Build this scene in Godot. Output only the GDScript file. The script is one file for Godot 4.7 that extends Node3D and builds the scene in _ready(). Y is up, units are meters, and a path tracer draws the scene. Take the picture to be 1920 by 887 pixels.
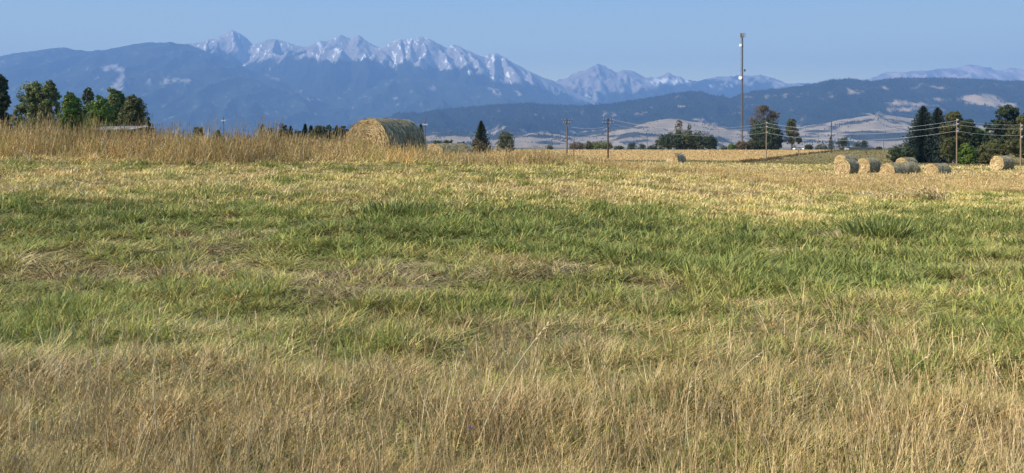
extends Node3D
# A mown hay field below a snow-dusted mountain range. One unit is one metre; the camera stands at x = 0, z = 0 and looks along -z.

const EYE := 1.6          # height of the lens above the field
const FOCAL := 1507.0     # focal length in pixels of the 1920 x 887 photograph
const SKYLINE := 272.0    # row of the true horizon

# ------------------------------------------------------------------ helpers

class Shape:
	var v := PackedVector3Array()
	var n := PackedVector3Array()
	var c := PackedColorArray()
	var smooth := false

	func tri(a: Vector3, b: Vector3, d: Vector3, col: Color) -> void:
		v.append(a); v.append(b); v.append(d)
		c.append(col); c.append(col); c.append(col)

	func tri3(a: Vector3, b: Vector3, d: Vector3, ca: Color, cb: Color, cd: Color) -> void:
		v.append(a); v.append(b); v.append(d)
		c.append(ca); c.append(cb); c.append(cd)

	func quad(a: Vector3, b: Vector3, d: Vector3, e: Vector3, col: Color) -> void:
		tri(a, b, d, col)
		tri(a, d, e, col)

	func box(mid: Vector3, size: Vector3, col: Color, turn := Basis()) -> void:
		var h := size / 2.0
		var p: Array[Vector3] = []
		for i in 8:
			p.append(mid + turn * Vector3(h.x if i & 1 else -h.x, h.y if i & 2 else -h.y, h.z if i & 4 else -h.z))
		quad(p[0], p[1], p[3], p[2], col); quad(p[4], p[6], p[7], p[5], col)
		quad(p[0], p[2], p[6], p[4], col); quad(p[1], p[5], p[7], p[3], col)
		quad(p[2], p[3], p[7], p[6], col); quad(p[0], p[4], p[5], p[1], col)

	# a round bar through the points, with a radius at each
	func tube(pts: Array, radii: Array, sides: int, col: Color, caps := true) -> void:
		var rings: Array = []
		for i in pts.size():
			var t: Vector3 = (pts[mini(i + 1, pts.size() - 1)] - pts[maxi(i - 1, 0)]).normalized()
			var s: Vector3 = t.cross(Vector3.UP if absf(t.y) < 0.9 else Vector3.RIGHT).normalized()
			var u: Vector3 = s.cross(t).normalized()
			var ring := PackedVector3Array()
			for k in sides:
				var a := TAU * k / sides
				ring.append(pts[i] + (s * cos(a) + u * sin(a)) * float(radii[i]))
			rings.append(ring)
		for i in pts.size() - 1:
			for k in sides:
				var m := (k + 1) % sides
				quad(rings[i][k], rings[i][m], rings[i + 1][m], rings[i + 1][k], col)
		if caps:
			for k in range(1, sides - 1):
				tri(rings[0][0], rings[0][k + 1], rings[0][k], col)
				var l: int = pts.size() - 1
				tri(rings[l][0], rings[l][k], rings[l][k + 1], col)

	func mesh() -> ArrayMesh:
		var a := []
		a.resize(Mesh.ARRAY_MAX)
		a[Mesh.ARRAY_VERTEX] = v
		a[Mesh.ARRAY_COLOR] = c
		if n.size() == v.size() and n.size() > 0:
			a[Mesh.ARRAY_NORMAL] = n
		var m := ArrayMesh.new()
		m.add_surface_from_arrays(Mesh.PRIMITIVE_TRIANGLES, a)
		return m


func seeded(s: int) -> RandomNumberGenerator:
	var r := RandomNumberGenerator.new()
	r.seed = s * 7919 + 13
	return r


func noise(s: int, freq: float, octaves := 4, ridged := false) -> FastNoiseLite:
	var f := FastNoiseLite.new()
	f.seed = s
	f.noise_type = FastNoiseLite.TYPE_SIMPLEX_SMOOTH
	f.frequency = freq
	f.fractal_type = FastNoiseLite.FRACTAL_RIDGED if ridged else FastNoiseLite.FRACTAL_FBM
	f.fractal_octaves = octaves
	return f


func paint(rough := 0.9, backlight := 0.0, specular := 0.3) -> StandardMaterial3D:
	var m := StandardMaterial3D.new()
	m.vertex_color_use_as_albedo = true
	m.roughness = rough
	m.metallic_specular = specular
	if backlight > 0.0:
		m.backlight_enabled = true
		m.backlight = Color(backlight, backlight, backlight).linear_to_srgb()
	return m


# a point at a real distance (metres along the view) from where the photograph shows it
func spot(px: float, py: float, d: float) -> Vector3:
	return Vector3((px - 960.0) / FOCAL * d, EYE + (SKYLINE - py) / FOCAL * d, -d)


func along(px: float, d: float) -> Vector3:
	var x := (px - 960.0) / FOCAL * d
	return Vector3(x, ground(x, -d), -d)


var taken := {}
func numbered(called: String) -> String:
	taken[called] = taken.get(called, -1) + 1
	return called if taken[called] == 0 else "%s_%03d" % [called, taken[called]]


func tag(o: Node, label: String, category := "", group := "", kind := "") -> void:
	if label: o.set_meta("label", label)
	if category: o.set_meta("category", category)
	if group: o.set_meta("group", group)
	if kind: o.set_meta("kind", kind)


func thing(called: String, at: Vector3, turn := 0.0) -> Node3D:
	var o := Node3D.new()
	o.name = numbered(called)
	add_child(o, true)
	o.position = at
	o.rotation.y = turn
	return o


func put(called: String, mesh: Mesh, mat: Material, parent: Node = self) -> MeshInstance3D:
	var o := MeshInstance3D.new()
	o.name = numbered(called) if parent == self else called
	o.mesh = mesh
	o.material_override = mat
	parent.add_child(o, true)
	return o


func put_part(called: String, mesh: Mesh, mat: Material, parent: Node, used: Dictionary) -> MeshInstance3D:
	var k: int = used.get(called, 0)
	used[called] = k + 1
	var o := put(called if k == 0 else "%s_%03d" % [called, k], mesh, mat, parent)
	return o


func lerp_table(t: Array, x: float) -> float:      # [x0, y0, x1, y1, ...] straight between points
	if x <= t[0]: return t[1]
	for i in range(2, t.size(), 2):
		if x <= t[i]:
			return lerpf(t[i - 1], t[i + 1], (x - t[i - 2]) / (t[i] - t[i - 2]))
	return t[t.size() - 1]

# ------------------------------------------------------------------ lie of the land

const REACH := [0.0, 6.0, 10.0, 16.0, 22.0, 25.0, 28.0, 33.0, 42.0, 60.0, 75.0, 90.0, 120.0, 160.0, 220.0, 330.0, 600.0, 1500.0]
const SIDE := [-0.64, -0.30, -0.12, 0.03, 0.20, 0.42, 0.64]     # x over distance
const LIE := [
	[0.0, 0.00, 0.12, 0.50, 1.00, 1.28, 1.50, 1.35, 0.50, -0.20, -0.60, -0.80, -1.00, -1.00, -1.00, -1.00, -6.0, -12.0],
	[0.0, 0.00, 0.10, 0.45, 0.95, 1.22, 1.38, 1.05, 0.30, -0.30, -0.70, -0.90, -1.00, -1.10, -1.00, -0.60, -6.0, -12.0],
	[0.0, 0.00, 0.08, 0.38, 0.85, 1.12, 1.18, 0.72, 0.05, -0.40, -0.80, -1.00, -1.20, -1.20, -0.80, -0.40, -6.0, -12.0],
	[0.0, 0.00, 0.06, 0.28, 0.60, 0.78, 0.92, 1.02, 0.70, -0.30, -0.70, -0.90, -1.20, -1.16, -0.80, -0.35, -6.0, -12.0],
	[0.0, 0.00, 0.02, 0.10, 0.24, 0.30, 0.36, 0.42, 0.40, 0.05, -0.45, -0.80, -1.20, -1.16, -0.80, -0.35, -6.0, -12.0],
	[0.0, 0.00, -0.02, -0.08, -0.12, -0.16, -0.20, -0.30, -0.50, -0.80, -1.25, -1.15, -1.60, -1.60, -1.10, -0.40, -6.0, -12.0],
	[0.0, 0.00, -0.02, -0.08, -0.15, -0.20, -0.25, -0.35, -0.60, -0.90, -1.05, -1.00, -1.80, -1.90, -1.50, -0.60, -6.0, -12.0],
]
var bumps := noise(3, 0.35, 2)
var swells := noise(4, 0.11, 2)


func hermite(a: float, b: float, c: float, d: float, ta: float, tb: float, tc: float, td: float, t: float) -> float:
	var m0 := (c - a) / (tc - ta) * (tc - tb)
	var m1 := (d - b) / (td - tb) * (tc - tb)
	if (c - b) * (b - a) <= 0.0: m0 = 0.0
	if (d - c) * (c - b) <= 0.0: m1 = 0.0
	var u := (t - tb) / (tc - tb)
	return (2 * u * u * u - 3 * u * u + 1) * b + (u * u * u - 2 * u * u + u) * m0 + (3 * u * u - 2 * u * u * u) * c + (u * u * u - u * u) * m1


func column(s: int, k: int, d: float) -> float:
	var t: Array = LIE[s]
	var i := clampi(k - 1, 0, t.size() - 1)
	var l := clampi(k + 2, 0, t.size() - 1)
	return hermite(t[i], t[k], t[k + 1], t[l], REACH[i] - (1.0 if i == k else 0.0), REACH[k], REACH[k + 1], REACH[l] + (1.0 if l == k + 1 else 0.0), d)


func ground(x: float, z: float) -> float:
	var d := maxf(-z, 0.0)
	if d >= 1500.0:
		return -12.0
	var a := clampf(x / maxf(d, 4.0), -0.64, 0.64)
	var k := 0
	while k < REACH.size() - 2 and d > REACH[k + 1]: k += 1
	var s := 0
	while s < SIDE.size() - 2 and a > SIDE[s + 1]: s += 1
	var t: float = (a - SIDE[s]) / (SIDE[s + 1] - SIDE[s])
	t = lerpf(t, t * t * (3.0 - 2.0 * t), 0.5)
	var h := lerpf(column(s, k, d), column(s + 1, k, d), t)
	var near := 1.0 - smoothstep(60.0, 140.0, d)
	return h + (bumps.get_noise_2d(x * 0.7, z * 1.4) * 0.06 + swells.get_noise_2d(x * 0.5, z) * 0.10) * near * smoothstep(1.0, 6.0, d)


func row_of(x: float, z: float) -> float:           # where the ground there stands in the picture, for laying out the vegetation
	return SKYLINE + FOCAL * (EYE - ground(x, z)) / maxf(-z, 0.5)

# ------------------------------------------------------------------ mountains

# Ridges are chains of segments; the land falls away from each at its own slope, and gullies are cut by noise.
class Ridges:
	var a := PackedVector3Array()
	var b := PackedVector3Array()
	var fall := PackedFloat32Array()

	func add(p: Vector3, q: Vector3, slope: float) -> void:
		a.append(p); b.append(q); fall.append(slope)

	func at(x: float, z: float) -> float:
		var best := -1e9
		for i in a.size():
			var p := a[i]
			var dx := b[i].x - p.x
			var dz := b[i].z - p.z
			var t := clampf(((x - p.x) * dx + (z - p.z) * dz) / (dx * dx + dz * dz + 1.0), 0.0, 1.0)
			var ex := x - p.x - dx * t
			var ez := z - p.z - dz * t
			var h := p.y + (b[i].y - p.y) * t - fall[i] * sqrt(ex * ex + ez * ez)
			if h > best: best = h
		return best


func chain(r: Ridges, d: float, wander: float, slope: float, pts: Array) -> void:
	var w := noise(int(d), 0.006, 2)
	var last := Vector3.ZERO
	for i in pts.size():
		var p := spot(pts[i].x, pts[i].y, d + w.get_noise_1d(pts[i].x) * wander)
		if i > 0: r.add(last, p, slope)
		last = p


func spur(r: Ridges, d: float, slope: float, pts: Array) -> void:   # points (px, py, metres nearer than d)
	for i in pts.size() - 1:
		r.add(spot(pts[i].x, pts[i].y, d - pts[i].z), spot(pts[i + 1].x, pts[i + 1].y, d - pts[i + 1].z), slope)


# a sheet over the land from px0 to px1, from `back` metres behind the crest to `front` metres before it
func massif(r: Ridges, d: float, px0: float, px1: float, step: float, back: float, front: float, rows: int, cut: float, cut_size: float, s: int, shade: Callable) -> ArrayMesh:
	var cols := int((px1 - px0) / step) + 1
	var gully := noise(s, 1.0 / cut_size, 4, true)
	gully.fractal_gain = 0.42
	var rough := noise(s + 1, 4.0 / cut_size, 3)
	var bend := noise(s + 2, 0.5 / cut_size, 2)
	var v := PackedVector3Array()
	var n := PackedVector3Array()
	var c := PackedColorArray()
	var idx := PackedInt32Array()
	v.resize(cols * rows); n.resize(cols * rows); c.resize(cols * rows)
	for j in rows:
		var u := float(j) / (rows - 1)
		var dz := lerpf(-back, front, u) if back > 0.3 * front else -back + (back + front) * pow(u, 1.25)
		for i in cols:
			var x := (px0 + i * step - 960.0) / FOCAL * d
			var z := -d + dz
			var wx := x + bend.get_noise_2d(x, z) * cut_size * 0.25
			var wz := z + bend.get_noise_2d(z, x + 900.0) * cut_size * 0.25
			var h := r.at(lerpf(x, wx, 0.35), lerpf(z, wz, 0.35))
			var deep := smoothstep(0.0, cut_size * 0.55, absf(dz)) * 0.93 + 0.07
			h += ((gully.get_noise_2d(wx, wz * 0.45) - 0.35) * cut + rough.get_noise_2d(x, z) * cut * 0.22) * deep
			v[j * cols + i] = Vector3(x, maxf(h, -60.0), z)
	for j in rows:
		for i in cols:
			var l := v[j * cols + maxi(i - 1, 0)]
			var q := v[j * cols + mini(i + 1, cols - 1)]
			var f := v[maxi(j - 1, 0) * cols + i]
			var g := v[mini(j + 1, rows - 1) * cols + i]
			var nn := (g - f).cross(q - l).normalized()
			n[j * cols + i] = nn if nn.y > 0.0 else -nn
			c[j * cols + i] = shade.call(v[j * cols + i], n[j * cols + i])
			if i + 1 < cols and j + 1 < rows:
				var o := j * cols + i
				idx.append_array(PackedInt32Array([o, o + 1, o + cols + 1, o, o + cols + 1, o + cols]))
	var arr := []
	arr.resize(Mesh.ARRAY_MAX)
	arr[Mesh.ARRAY_VERTEX] = v
	arr[Mesh.ARRAY_NORMAL] = n
	arr[Mesh.ARRAY_COLOR] = c
	arr[Mesh.ARRAY_INDEX] = idx
	var m := ArrayMesh.new()
	m.add_surface_from_arrays(Mesh.PRIMITIVE_TRIANGLES, arr)
	return m


const FOREST := Color(0.022, 0.034, 0.026)
const FOREST_PALE := Color(0.036, 0.05, 0.034)
const ROCK := Color(0.33, 0.31, 0.30)
const ROCK_DARK := Color(0.19, 0.175, 0.17)
const SNOW := Color(0.88, 0.89, 0.90)
const MEADOW := Color(0.32, 0.25, 0.18)


func pixel(p: Vector3) -> Vector2:
	return Vector2(960.0 + FOCAL * p.x / -p.z, SKYLINE + FOCAL * (EYE - p.y) / -p.z)


func build_mountains() -> void:
	var mat := paint(1.0, 0.0, 0.1)
	# --- far limestone range on the right
	var far := Ridges.new()
	chain(far, 18600.0, 400.0, 0.5, [Vector2(1560, 165), Vector2(1610, 150), Vector2(1640, 145), Vector2(1662, 137), Vector2(1690, 134), Vector2(1715, 133), Vector2(1740, 131), Vector2(1765, 128), Vector2(1790, 126), Vector2(1815, 121), Vector2(1835, 121), Vector2(1855, 129), Vector2(1875, 132), Vector2(1897, 126), Vector2(1915, 130), Vector2(1945, 138), Vector2(1990, 150), Vector2(2080, 160)])
	for q in [[Vector3(1690, 134, 0), Vector3(1672, 165, 1500)], [Vector3(1740, 131, 0), Vector3(1735, 170, 1600)], [Vector3(1830, 121, 0), Vector3(1812, 165, 1700)], [Vector3(1897, 126, 0), Vector3(1880, 165, 1700)]]:
		spur(far, 18600.0, 0.62, q)
	var fn := noise(51, 0.0012, 3)
	var far_shade := func(p: Vector3, _n: Vector3) -> Color:
		var t := p.y + fn.get_noise_2d(p.x, p.z) * 500.0
		return FOREST.lerp(Color(0.46, 0.39, 0.37).lerp(Color(0.14, 0.13, 0.14), clampf(0.35 + fn.get_noise_2d(p.x * 3.0, p.z) * 1.5, 0.0, 1.0)), smoothstep(900.0, 1150.0, t))
	tag(put("distant_mountain", massif(far, 18600.0, 1540, 2090, 3.0, 700.0, 4200.0, 60, 170.0, 700.0, 11, far_shade), mat), "pale grey limestone mountain far away above the wooded ridge on the right", "mountain", "", "structure")

	# --- middle distance peaks between the snowy range and the mast
	var mid := Ridges.new()
	chain(mid, 17600.0, 300.0, 0.55, [Vector2(1000, 175), Vector2(1035, 160), Vector2(1052, 147), Vector2(1062, 146), Vector2(1070, 148), Vector2(1090, 134), Vector2(1108, 126), Vector2(1120, 119), Vector2(1128, 122), Vector2(1140, 128), Vector2(1152, 134), Vector2(1165, 131), Vector2(1180, 132), Vector2(1195, 138), Vector2(1210, 147), Vector2(1228, 142), Vector2(1245, 139), Vector2(1256, 137), Vector2(1270, 142), Vector2(1285, 149), Vector2(1305, 151), Vector2(1340, 144), Vector2(1370, 141), Vector2(1395, 145), Vector2(1412, 142), Vector2(1425, 139), Vector2(1440, 143), Vector2(1460, 150), Vector2(1475, 156), Vector2(1500, 155), Vector2(1530, 156), Vector2(1580, 170), Vector2(1650, 190)])
	for q in [[Vector3(1120, 119, 0), Vector3(1128, 150, 700), Vector3(1115, 178, 1500)], [Vector3(1062, 146, 0), Vector3(1085, 175, 1100)], [Vector3(1180, 132, 0), Vector3(1165, 165, 1000)], [Vector3(1154, 134, 0), Vector3(1150, 150, 800), Vector3(1143, 185, 1700)], [Vector3(1256, 137, 0), Vector3(1235, 165, 1200)], [Vector3(1270, 142, 0), Vector3(1290, 168, 1200)], [Vector3(1370, 141, 0), Vector3(1352, 168, 1300)], [Vector3(1425, 139, 0), Vector3(1405, 165, 1200)], [Vector3(1440, 143, 0), Vector3(1462, 170, 1200)]]:
		spur(mid, 17600.0, 0.8, q)
	var mn := noise(52, 0.0016, 4)
	var ms := noise(53, 0.004, 3)
	var mid_shade := func(p: Vector3, _n: Vector3) -> Color:
		var e := pixel(p)
		var t := p.y + mn.get_noise_2d(p.x, p.z) * 420.0
		var rock := ROCK.lerp(ROCK_DARK, clampf(ms.get_noise_2d(p.x, p.z) + 0.3, 0.0, 1.0))
		var line := lerp_table([1000, 1330.0, 1100, 1030.0, 1200, 1120.0, 1260, 1330.0, 1330, 1350.0, 1420, 1330.0, 1520, 1300.0], e.x)
		var col := FOREST.lerp(rock, smoothstep(line - 60.0, line + 60.0, t))
		var dust := ms.get_noise_2d(p.x * 1.6, p.z * 0.5 + 400.0)
		var patch := exp(-pow((e.x - 1250.0) / 40.0, 2.0) - pow((e.y - 152.0) / 7.0, 2.0)) + 0.55 * exp(-pow((e.x - 1105.0) / 30.0, 2.0) - pow((e.y - 178.0) / 8.0, 2.0)) + 0.5 * exp(-pow((e.x - 1360.0) / 40.0, 2.0) - pow((e.y - 160.0) / 5.0, 2.0))
		return col.lerp(SNOW, smoothstep(0.32, 0.55, patch + dust * 0.6 - 0.15) * 0.75)
	tag(put("distant_mountain", massif(mid, 17600.0, 985, 1660, 2.5, 600.0, 4200.0, 78, 150.0, 600.0, 21, mid_shade), mat), "blue grey rocky peaks in the distance left of the lattice mast", "mountain", "", "structure")

	# --- the snowy peaks
	var high := Ridges.new()
	chain(high, 16000.0, 260.0, 0.75, [Vector2(250, 100), Vector2(300, 88), Vector2(340, 82), Vector2(372, 80), Vector2(388, 78), Vector2(392, 73), Vector2(412, 71), Vector2(420, 63), Vector2(432, 55), Vector2(440, 58), Vector2(452, 68), Vector2(462, 77), Vector2(473, 85), Vector2(490, 79), Vector2(505, 73), Vector2(518, 74), Vector2(535, 78), Vector2(552, 85), Vector2(575, 88), Vector2(590, 81), Vector2(602, 76), Vector2(612, 76), Vector2(628, 70), Vector2(640, 64), Vector2(650, 68), Vector2(660, 70), Vector2(668, 67), Vector2(674, 65), Vector2(682, 71), Vector2(700, 82), Vector2(718, 91), Vector2(735, 79), Vector2(750, 74), Vector2(770, 72), Vector2(790, 68), Vector2(800, 71), Vector2(815, 80), Vector2(830, 87), Vector2(838, 88), Vector2(848, 82), Vector2(858, 84), Vector2(875, 93), Vector2(892, 101), Vector2(905, 107), Vector2(916, 100), Vector2(930, 99), Vector2(945, 106), Vector2(965, 118), Vector2(990, 132), Vector2(1015, 144), Vector2(1035, 150), Vector2(1060, 162), Vector2(1110, 188), Vector2(1170, 215)])
	for q in [
		[Vector3(432, 55, 0), Vector3(440, 85, 500), Vector3(420, 112, 1100)],
		[Vector3(412, 71, 0), Vector3(398, 100, 900)],
		[Vector3(392, 75, 0), Vector3(385, 100, 900)],
		[Vector3(473, 85, 0), Vector3(500, 100, 700), Vector3(515, 95, 1300), Vector3(560, 103, 1500), Vector3(590, 96, 1700), Vector3(620, 118, 2000)],
		[Vector3(518, 74, 0), Vector3(512, 98, 900), Vector3(490, 125, 1700)],
		[Vector3(640, 64, 0), Vector3(647, 85, 350), Vector3(640, 95, 700)],
		[Vector3(612, 92, 900), Vector3(650, 90, 1000), Vector3(680, 93, 1100), Vector3(715, 112, 1400)],
		[Vector3(680, 93, 1100), Vector3(690, 125, 2000)],
		[Vector3(640, 92, 1000), Vector3(625, 125, 2000)],
		[Vector3(674, 66, 0), Vector3(700, 82, 200), Vector3(745, 118, 1000), Vector3(775, 135, 1700)],
		[Vector3(790, 68, 0), Vector3(800, 95, 600), Vector3(785, 128, 1600)],
		[Vector3(750, 74, 0), Vector3(757, 100, 700), Vector3(765, 120, 1200)],
		[Vector3(770, 71, 0), Vector3(772, 105, 900)],
		[Vector3(815, 80, 0), Vector3(835, 105, 700), Vector3(850, 128, 1500)],
		[Vector3(848, 82, 0), Vector3(870, 112, 900), Vector3(880, 132, 1700)],
		[Vector3(875, 93, 0), Vector3(900, 125, 1200)],
		[Vector3(925, 99, 0), Vector3(930, 125, 900), Vector3(925, 145, 1500)],
		[Vector3(945, 106, 0), Vector3(965, 135, 1100)],
		[Vector3(990, 132, 0), Vector3(1000, 155, 1100)],
	]:
		spur(high, 16000.0, 1.0, q)
	var hn := noise(54, 0.0022, 4)
	var hs := noise(55, 0.012, 4)
	hs.fractal_gain = 0.65
	var line_at := [250, 74, 330, 78, 385, 96, 420, 100, 450, 112, 500, 116, 540, 104, 575, 104, 610, 114, 660, 114, 700, 114, 735, 122, 760, 116, 790, 128, 830, 130, 880, 126, 920, 146, 960, 154, 1020, 164, 1100, 196]
	var high_shade := func(p: Vector3, nn: Vector3) -> Color:
		var e := pixel(p)
		var streak := hs.get_noise_3d(p.x * 0.9 + p.y * 0.45, p.y * 0.15, p.z * 0.18)
		var blot := hn.get_noise_2d(p.x, p.z)
		var line := lerp_table(line_at, e.x) + blot * 16.0 + streak * 9.0
		var bare := smoothstep(3.0, -3.0, e.y - line)
		var rock := ROCK.lerp(ROCK_DARK, clampf(streak * 1.2 + 0.25, 0.0, 1.0))
		var lean := clampf(nn.y, 0.0, 1.0)
		var amount := -0.70 + streak * 1.7 + blot * 0.6 + (lean - 0.75) * 0.1 - nn.x * 0.30 + clampf((line - e.y) / 60.0, 0.0, 1.0) * 0.25
		amount += 0.28 * exp(-pow((e.x - 745.0) / 32.0, 2.0)) + 0.30 * exp(-pow((e.x - 425.0) / 16.0, 2.0) - pow((e.y - 62.0) / 12.0, 2.0)) + 0.35 * exp(-pow((e.x - 515.0) / 40.0, 2.0) - pow((e.y - 96.0) / 9.0, 2.0)) + 0.2 * exp(-pow((e.x - 930.0) / 30.0, 2.0)) + 0.3 * exp(-pow((e.x - 600.0) / 30.0, 2.0) - pow((e.y - 105.0) / 9.0, 2.0)) + 0.25 * exp(-pow((e.x - 690.0) / 30.0, 2.0) - pow((e.y - 112.0) / 7.0, 2.0))
		amount -= 0.35 * smoothstep(380.0, 330.0, e.x)
		var col := rock.lerp(SNOW, smoothstep(-0.02, 0.38, amount))
		return FOREST.lerp(col, bare)
	tag(put("snowy_mountain", massif(high, 16000.0, 240, 1180, 1.6, 500.0, 4600.0, 130, 80.0, 620.0, 31, high_shade), mat), "jagged snow dusted rocky mountain peaks along the skyline left of centre", "mountain", "", "structure")

	# --- the long wooded mountain before them
	var wood := Ridges.new()
	chain(wood, 14000.0, 300.0, 0.42, [Vector2(-420, 150), Vector2(-300, 135), Vector2(-150, 122), Vector2(-60, 112), Vector2(0, 105), Vector2(30, 99), Vector2(60, 95), Vector2(95, 92), Vector2(120, 89), Vector2(145, 92), Vector2(190, 98), Vector2(215, 94), Vector2(250, 82), Vector2(285, 80), Vector2(320, 80), Vector2(355, 84), Vector2(390, 98), Vector2(440, 120), Vector2(500, 138), Vector2(560, 150), Vector2(640, 150), Vector2(700, 152), Vector2(760, 142), Vector2(830, 150), Vector2(900, 160), Vector2(980, 172), Vector2(1060, 186), Vector2(1110, 198), Vector2(1160, 216), Vector2(1220, 240)])
	for q in [[Vector3(120, 89, 0), Vector3(70, 150, 1500), Vector3(40, 215, 3200)], [Vector3(250, 82, 0), Vector3(290, 130, 1200), Vector3(330, 200, 3000)], [Vector3(320, 80, 0), Vector3(430, 140, 1300), Vector3(480, 215, 3300)], [Vector3(190, 98, 0), Vector3(180, 150, 1300), Vector3(190, 215, 3000)], [Vector3(560, 150, 0), Vector3(580, 190, 1500), Vector3(600, 235, 3300)], [Vector3(760, 142, 0), Vector3(800, 180, 1500), Vector3(840, 225, 3000)], [Vector3(900, 160, 0), Vector3(950, 195, 1300)]]:
		spur(wood, 14000.0, 0.34, q)
	var wn := noise(56, 0.0013, 4)
	var wt := noise(57, 0.009, 2)
	var scars := [
		[PackedVector2Array([Vector2(198, 129), Vector2(216, 125), Vector2(228, 132), Vector2(230, 142), Vector2(224, 152), Vector2(214, 158)]), 5.0, 1.0],
		[PackedVector2Array([Vector2(224, 150), Vector2(212, 160), Vector2(226, 164), Vector2(222, 172)]), 5.0, 0.9],
		[PackedVector2Array([Vector2(183, 142), Vector2(180, 148)]), 3.5, 0.6], [PackedVector2Array([Vector2(310, 152), Vector2(335, 149), Vector2(356, 152)]), 6.0, 0.75],
		[PackedVector2Array([Vector2(275, 156), Vector2(284, 146)]), 5.0, 0.6], [PackedVector2Array([Vector2(455, 114), Vector2(462, 122)]), 5.0, 0.7],
		[PackedVector2Array([Vector2(648, 142), Vector2(668, 135)]), 5.0, 0.7], [PackedVector2Array([Vector2(690, 152), Vector2(715, 143), Vector2(730, 139)]), 4.0, 0.75],
		[PackedVector2Array([Vector2(575, 187), Vector2(600, 186)]), 2.5, 0.6], [PackedVector2Array([Vector2(728, 188), Vector2(742, 185)]), 2.5, 0.7],
		[PackedVector2Array([Vector2(806, 163), Vector2(812, 165)]), 5.0, 0.8], [PackedVector2Array([Vector2(920, 165), Vector2(936, 176)]), 5.0, 0.8],
		[PackedVector2Array([Vector2(970, 172), Vector2(974, 176)]), 4.0, 0.7], [PackedVector2Array([Vector2(500, 140), Vector2(520, 150)]), 3.0, 0.45],
		[PackedVector2Array([Vector2(340, 190), Vector2(352, 182)]), 3.0, 0.4],
	]
	var wood_shade := func(p: Vector3, _n: Vector3) -> Color:
		var e := pixel(p)
		var big := wn.get_noise_2d(p.x, p.z)
		var fine := wt.get_noise_2d(p.x, p.z)
		var col := FOREST.lerp(FOREST_PALE, clampf(0.4 + big * 1.3 + fine * 0.6, 0.0, 1.0))
		var bare := 0.0
		for s in scars:
			var line: PackedVector2Array = s[0]
			var off := 1e9
			for i in line.size() - 1:
				off = minf(off, e.distance_to(Geometry2D.get_closest_point_to_segment(e, line[i], line[i + 1])))
			bare = maxf(bare, s[2] * exp(-pow(off / s[1], 2.0)))
		bare = smoothstep(0.35, 0.75, bare + fine * 0.75 + big * 0.2)
		return col.lerp(Color(0.42, 0.36, 0.30), bare * 0.85)
	tag(put("wooded_mountain", massif(wood, 14000.0, -420, 1230, 3.5, 500.0, 5200.0, 96, 130.0, 1000.0, 41, wood_shade), mat), "long dark blue wooded mountain flank filling the left below the peaks", "mountain", "", "structure")

	# --- the wooded front ridge on the right
	var ridge := Ridges.new()
	chain(ridge, 8000.0, 220.0, 0.30, [Vector2(640, 250), Vector2(700, 228), Vector2(750, 214), Vector2(800, 208), Vector2(850, 203), Vector2(900, 197), Vector2(950, 194), Vector2(1000, 193), Vector2(1050, 195), Vector2(1100, 199), Vector2(1150, 196), Vector2(1190, 188), Vector2(1240, 181), Vector2(1265, 175), Vector2(1290, 172), Vector2(1310, 173), Vector2(1340, 180), Vector2(1368, 185), Vector2(1400, 178), Vector2(1420, 171), Vector2(1470, 165), Vector2(1520, 158), Vector2(1560, 149), Vector2(1590, 147), Vector2(1610, 150), Vector2(1625, 153), Vector2(1660, 148), Vector2(1700, 146), Vector2(1740, 145), Vector2(1800, 147), Vector2(1860, 149), Vector2(1920, 153), Vector2(2000, 158), Vector2(2150, 170), Vector2(2300, 190)])
	for q in [[Vector3(1000, 193, 0), Vector3(980, 225, 1100), Vector3(960, 255, 2100)], [Vector3(1290, 172, 0), Vector3(1270, 205, 900), Vector3(1300, 235, 1700)], [Vector3(1420, 171, 0), Vector3(1400, 210, 1000), Vector3(1440, 250, 2000)], [Vector3(1590, 147, 0), Vector3(1560, 190, 1000), Vector3(1540, 240, 1900)], [Vector3(1740, 145, 0), Vector3(1760, 178, 800), Vector3(1720, 200, 1200), Vector3(1640, 222, 1600)], [Vector3(1860, 149, 0), Vector3(1850, 175, 900), Vector3(1800, 205, 1600)], [Vector3(820, 206, 0), Vector3(800, 235, 1200)]]:
		spur(ridge, 8000.0, 0.26, q)
	ridge_land = ridge
	var rn := noise(58, 0.0021, 4)
	var rt := noise(59, 0.014, 2)
	ridge_open = func(e: Vector2, x: float, z: float) -> float:
		var bare := 0.0
		for s in [[1830, 184, 42, 7, 1.1], [1850, 192, 40, 6, 0.9], [1770, 190, 18, 3, 0.6], [1890, 200, 30, 6, 0.9], [1690, 206, 30, 4, 0.8], [1640, 214, 22, 4, 0.7], [1280, 200, 14, 3, 0.8], [1390, 213, 22, 3, 0.6], [1310, 224, 14, 2, 0.8], [1400, 181, 25, 5, 0.35], [1680, 165, 40, 5, 0.3], [1680, 193, 30, 6, 0.45], [1720, 196, 40, 2.5, 0.9], [1760, 186, 24, 2.5, 0.7], [1560, 242, 40, 3, 0.6], [1180, 208, 22, 6, 0.4], [1160, 215, 50, 5, 0.35], [1500, 180, 60, 6, 0.22], [1620, 170, 60, 6, 0.25], [1440, 200, 40, 4, 0.3], [1330, 232, 30, 3, 0.5], [1800, 165, 60, 4, 0.25]]:
			bare += s[4] * exp(-pow((e.x - s[0]) / s[2], 2.0) - pow((e.y - s[1]) / s[3], 2.0))
		bare += smoothstep(228.0, 262.0, e.y) * 0.55
		return bare + rn.get_noise_2d(x, z) * 0.62 + rt.get_noise_2d(x, z) * 0.42
	var ridge_shade := func(p: Vector3, _n: Vector3) -> Color:
		var bare: float = ridge_open.call(pixel(p), p.x, p.z)
		return Color(0.016, 0.024, 0.019).lerp(MEADOW, smoothstep(0.35, 0.75, bare))
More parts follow.
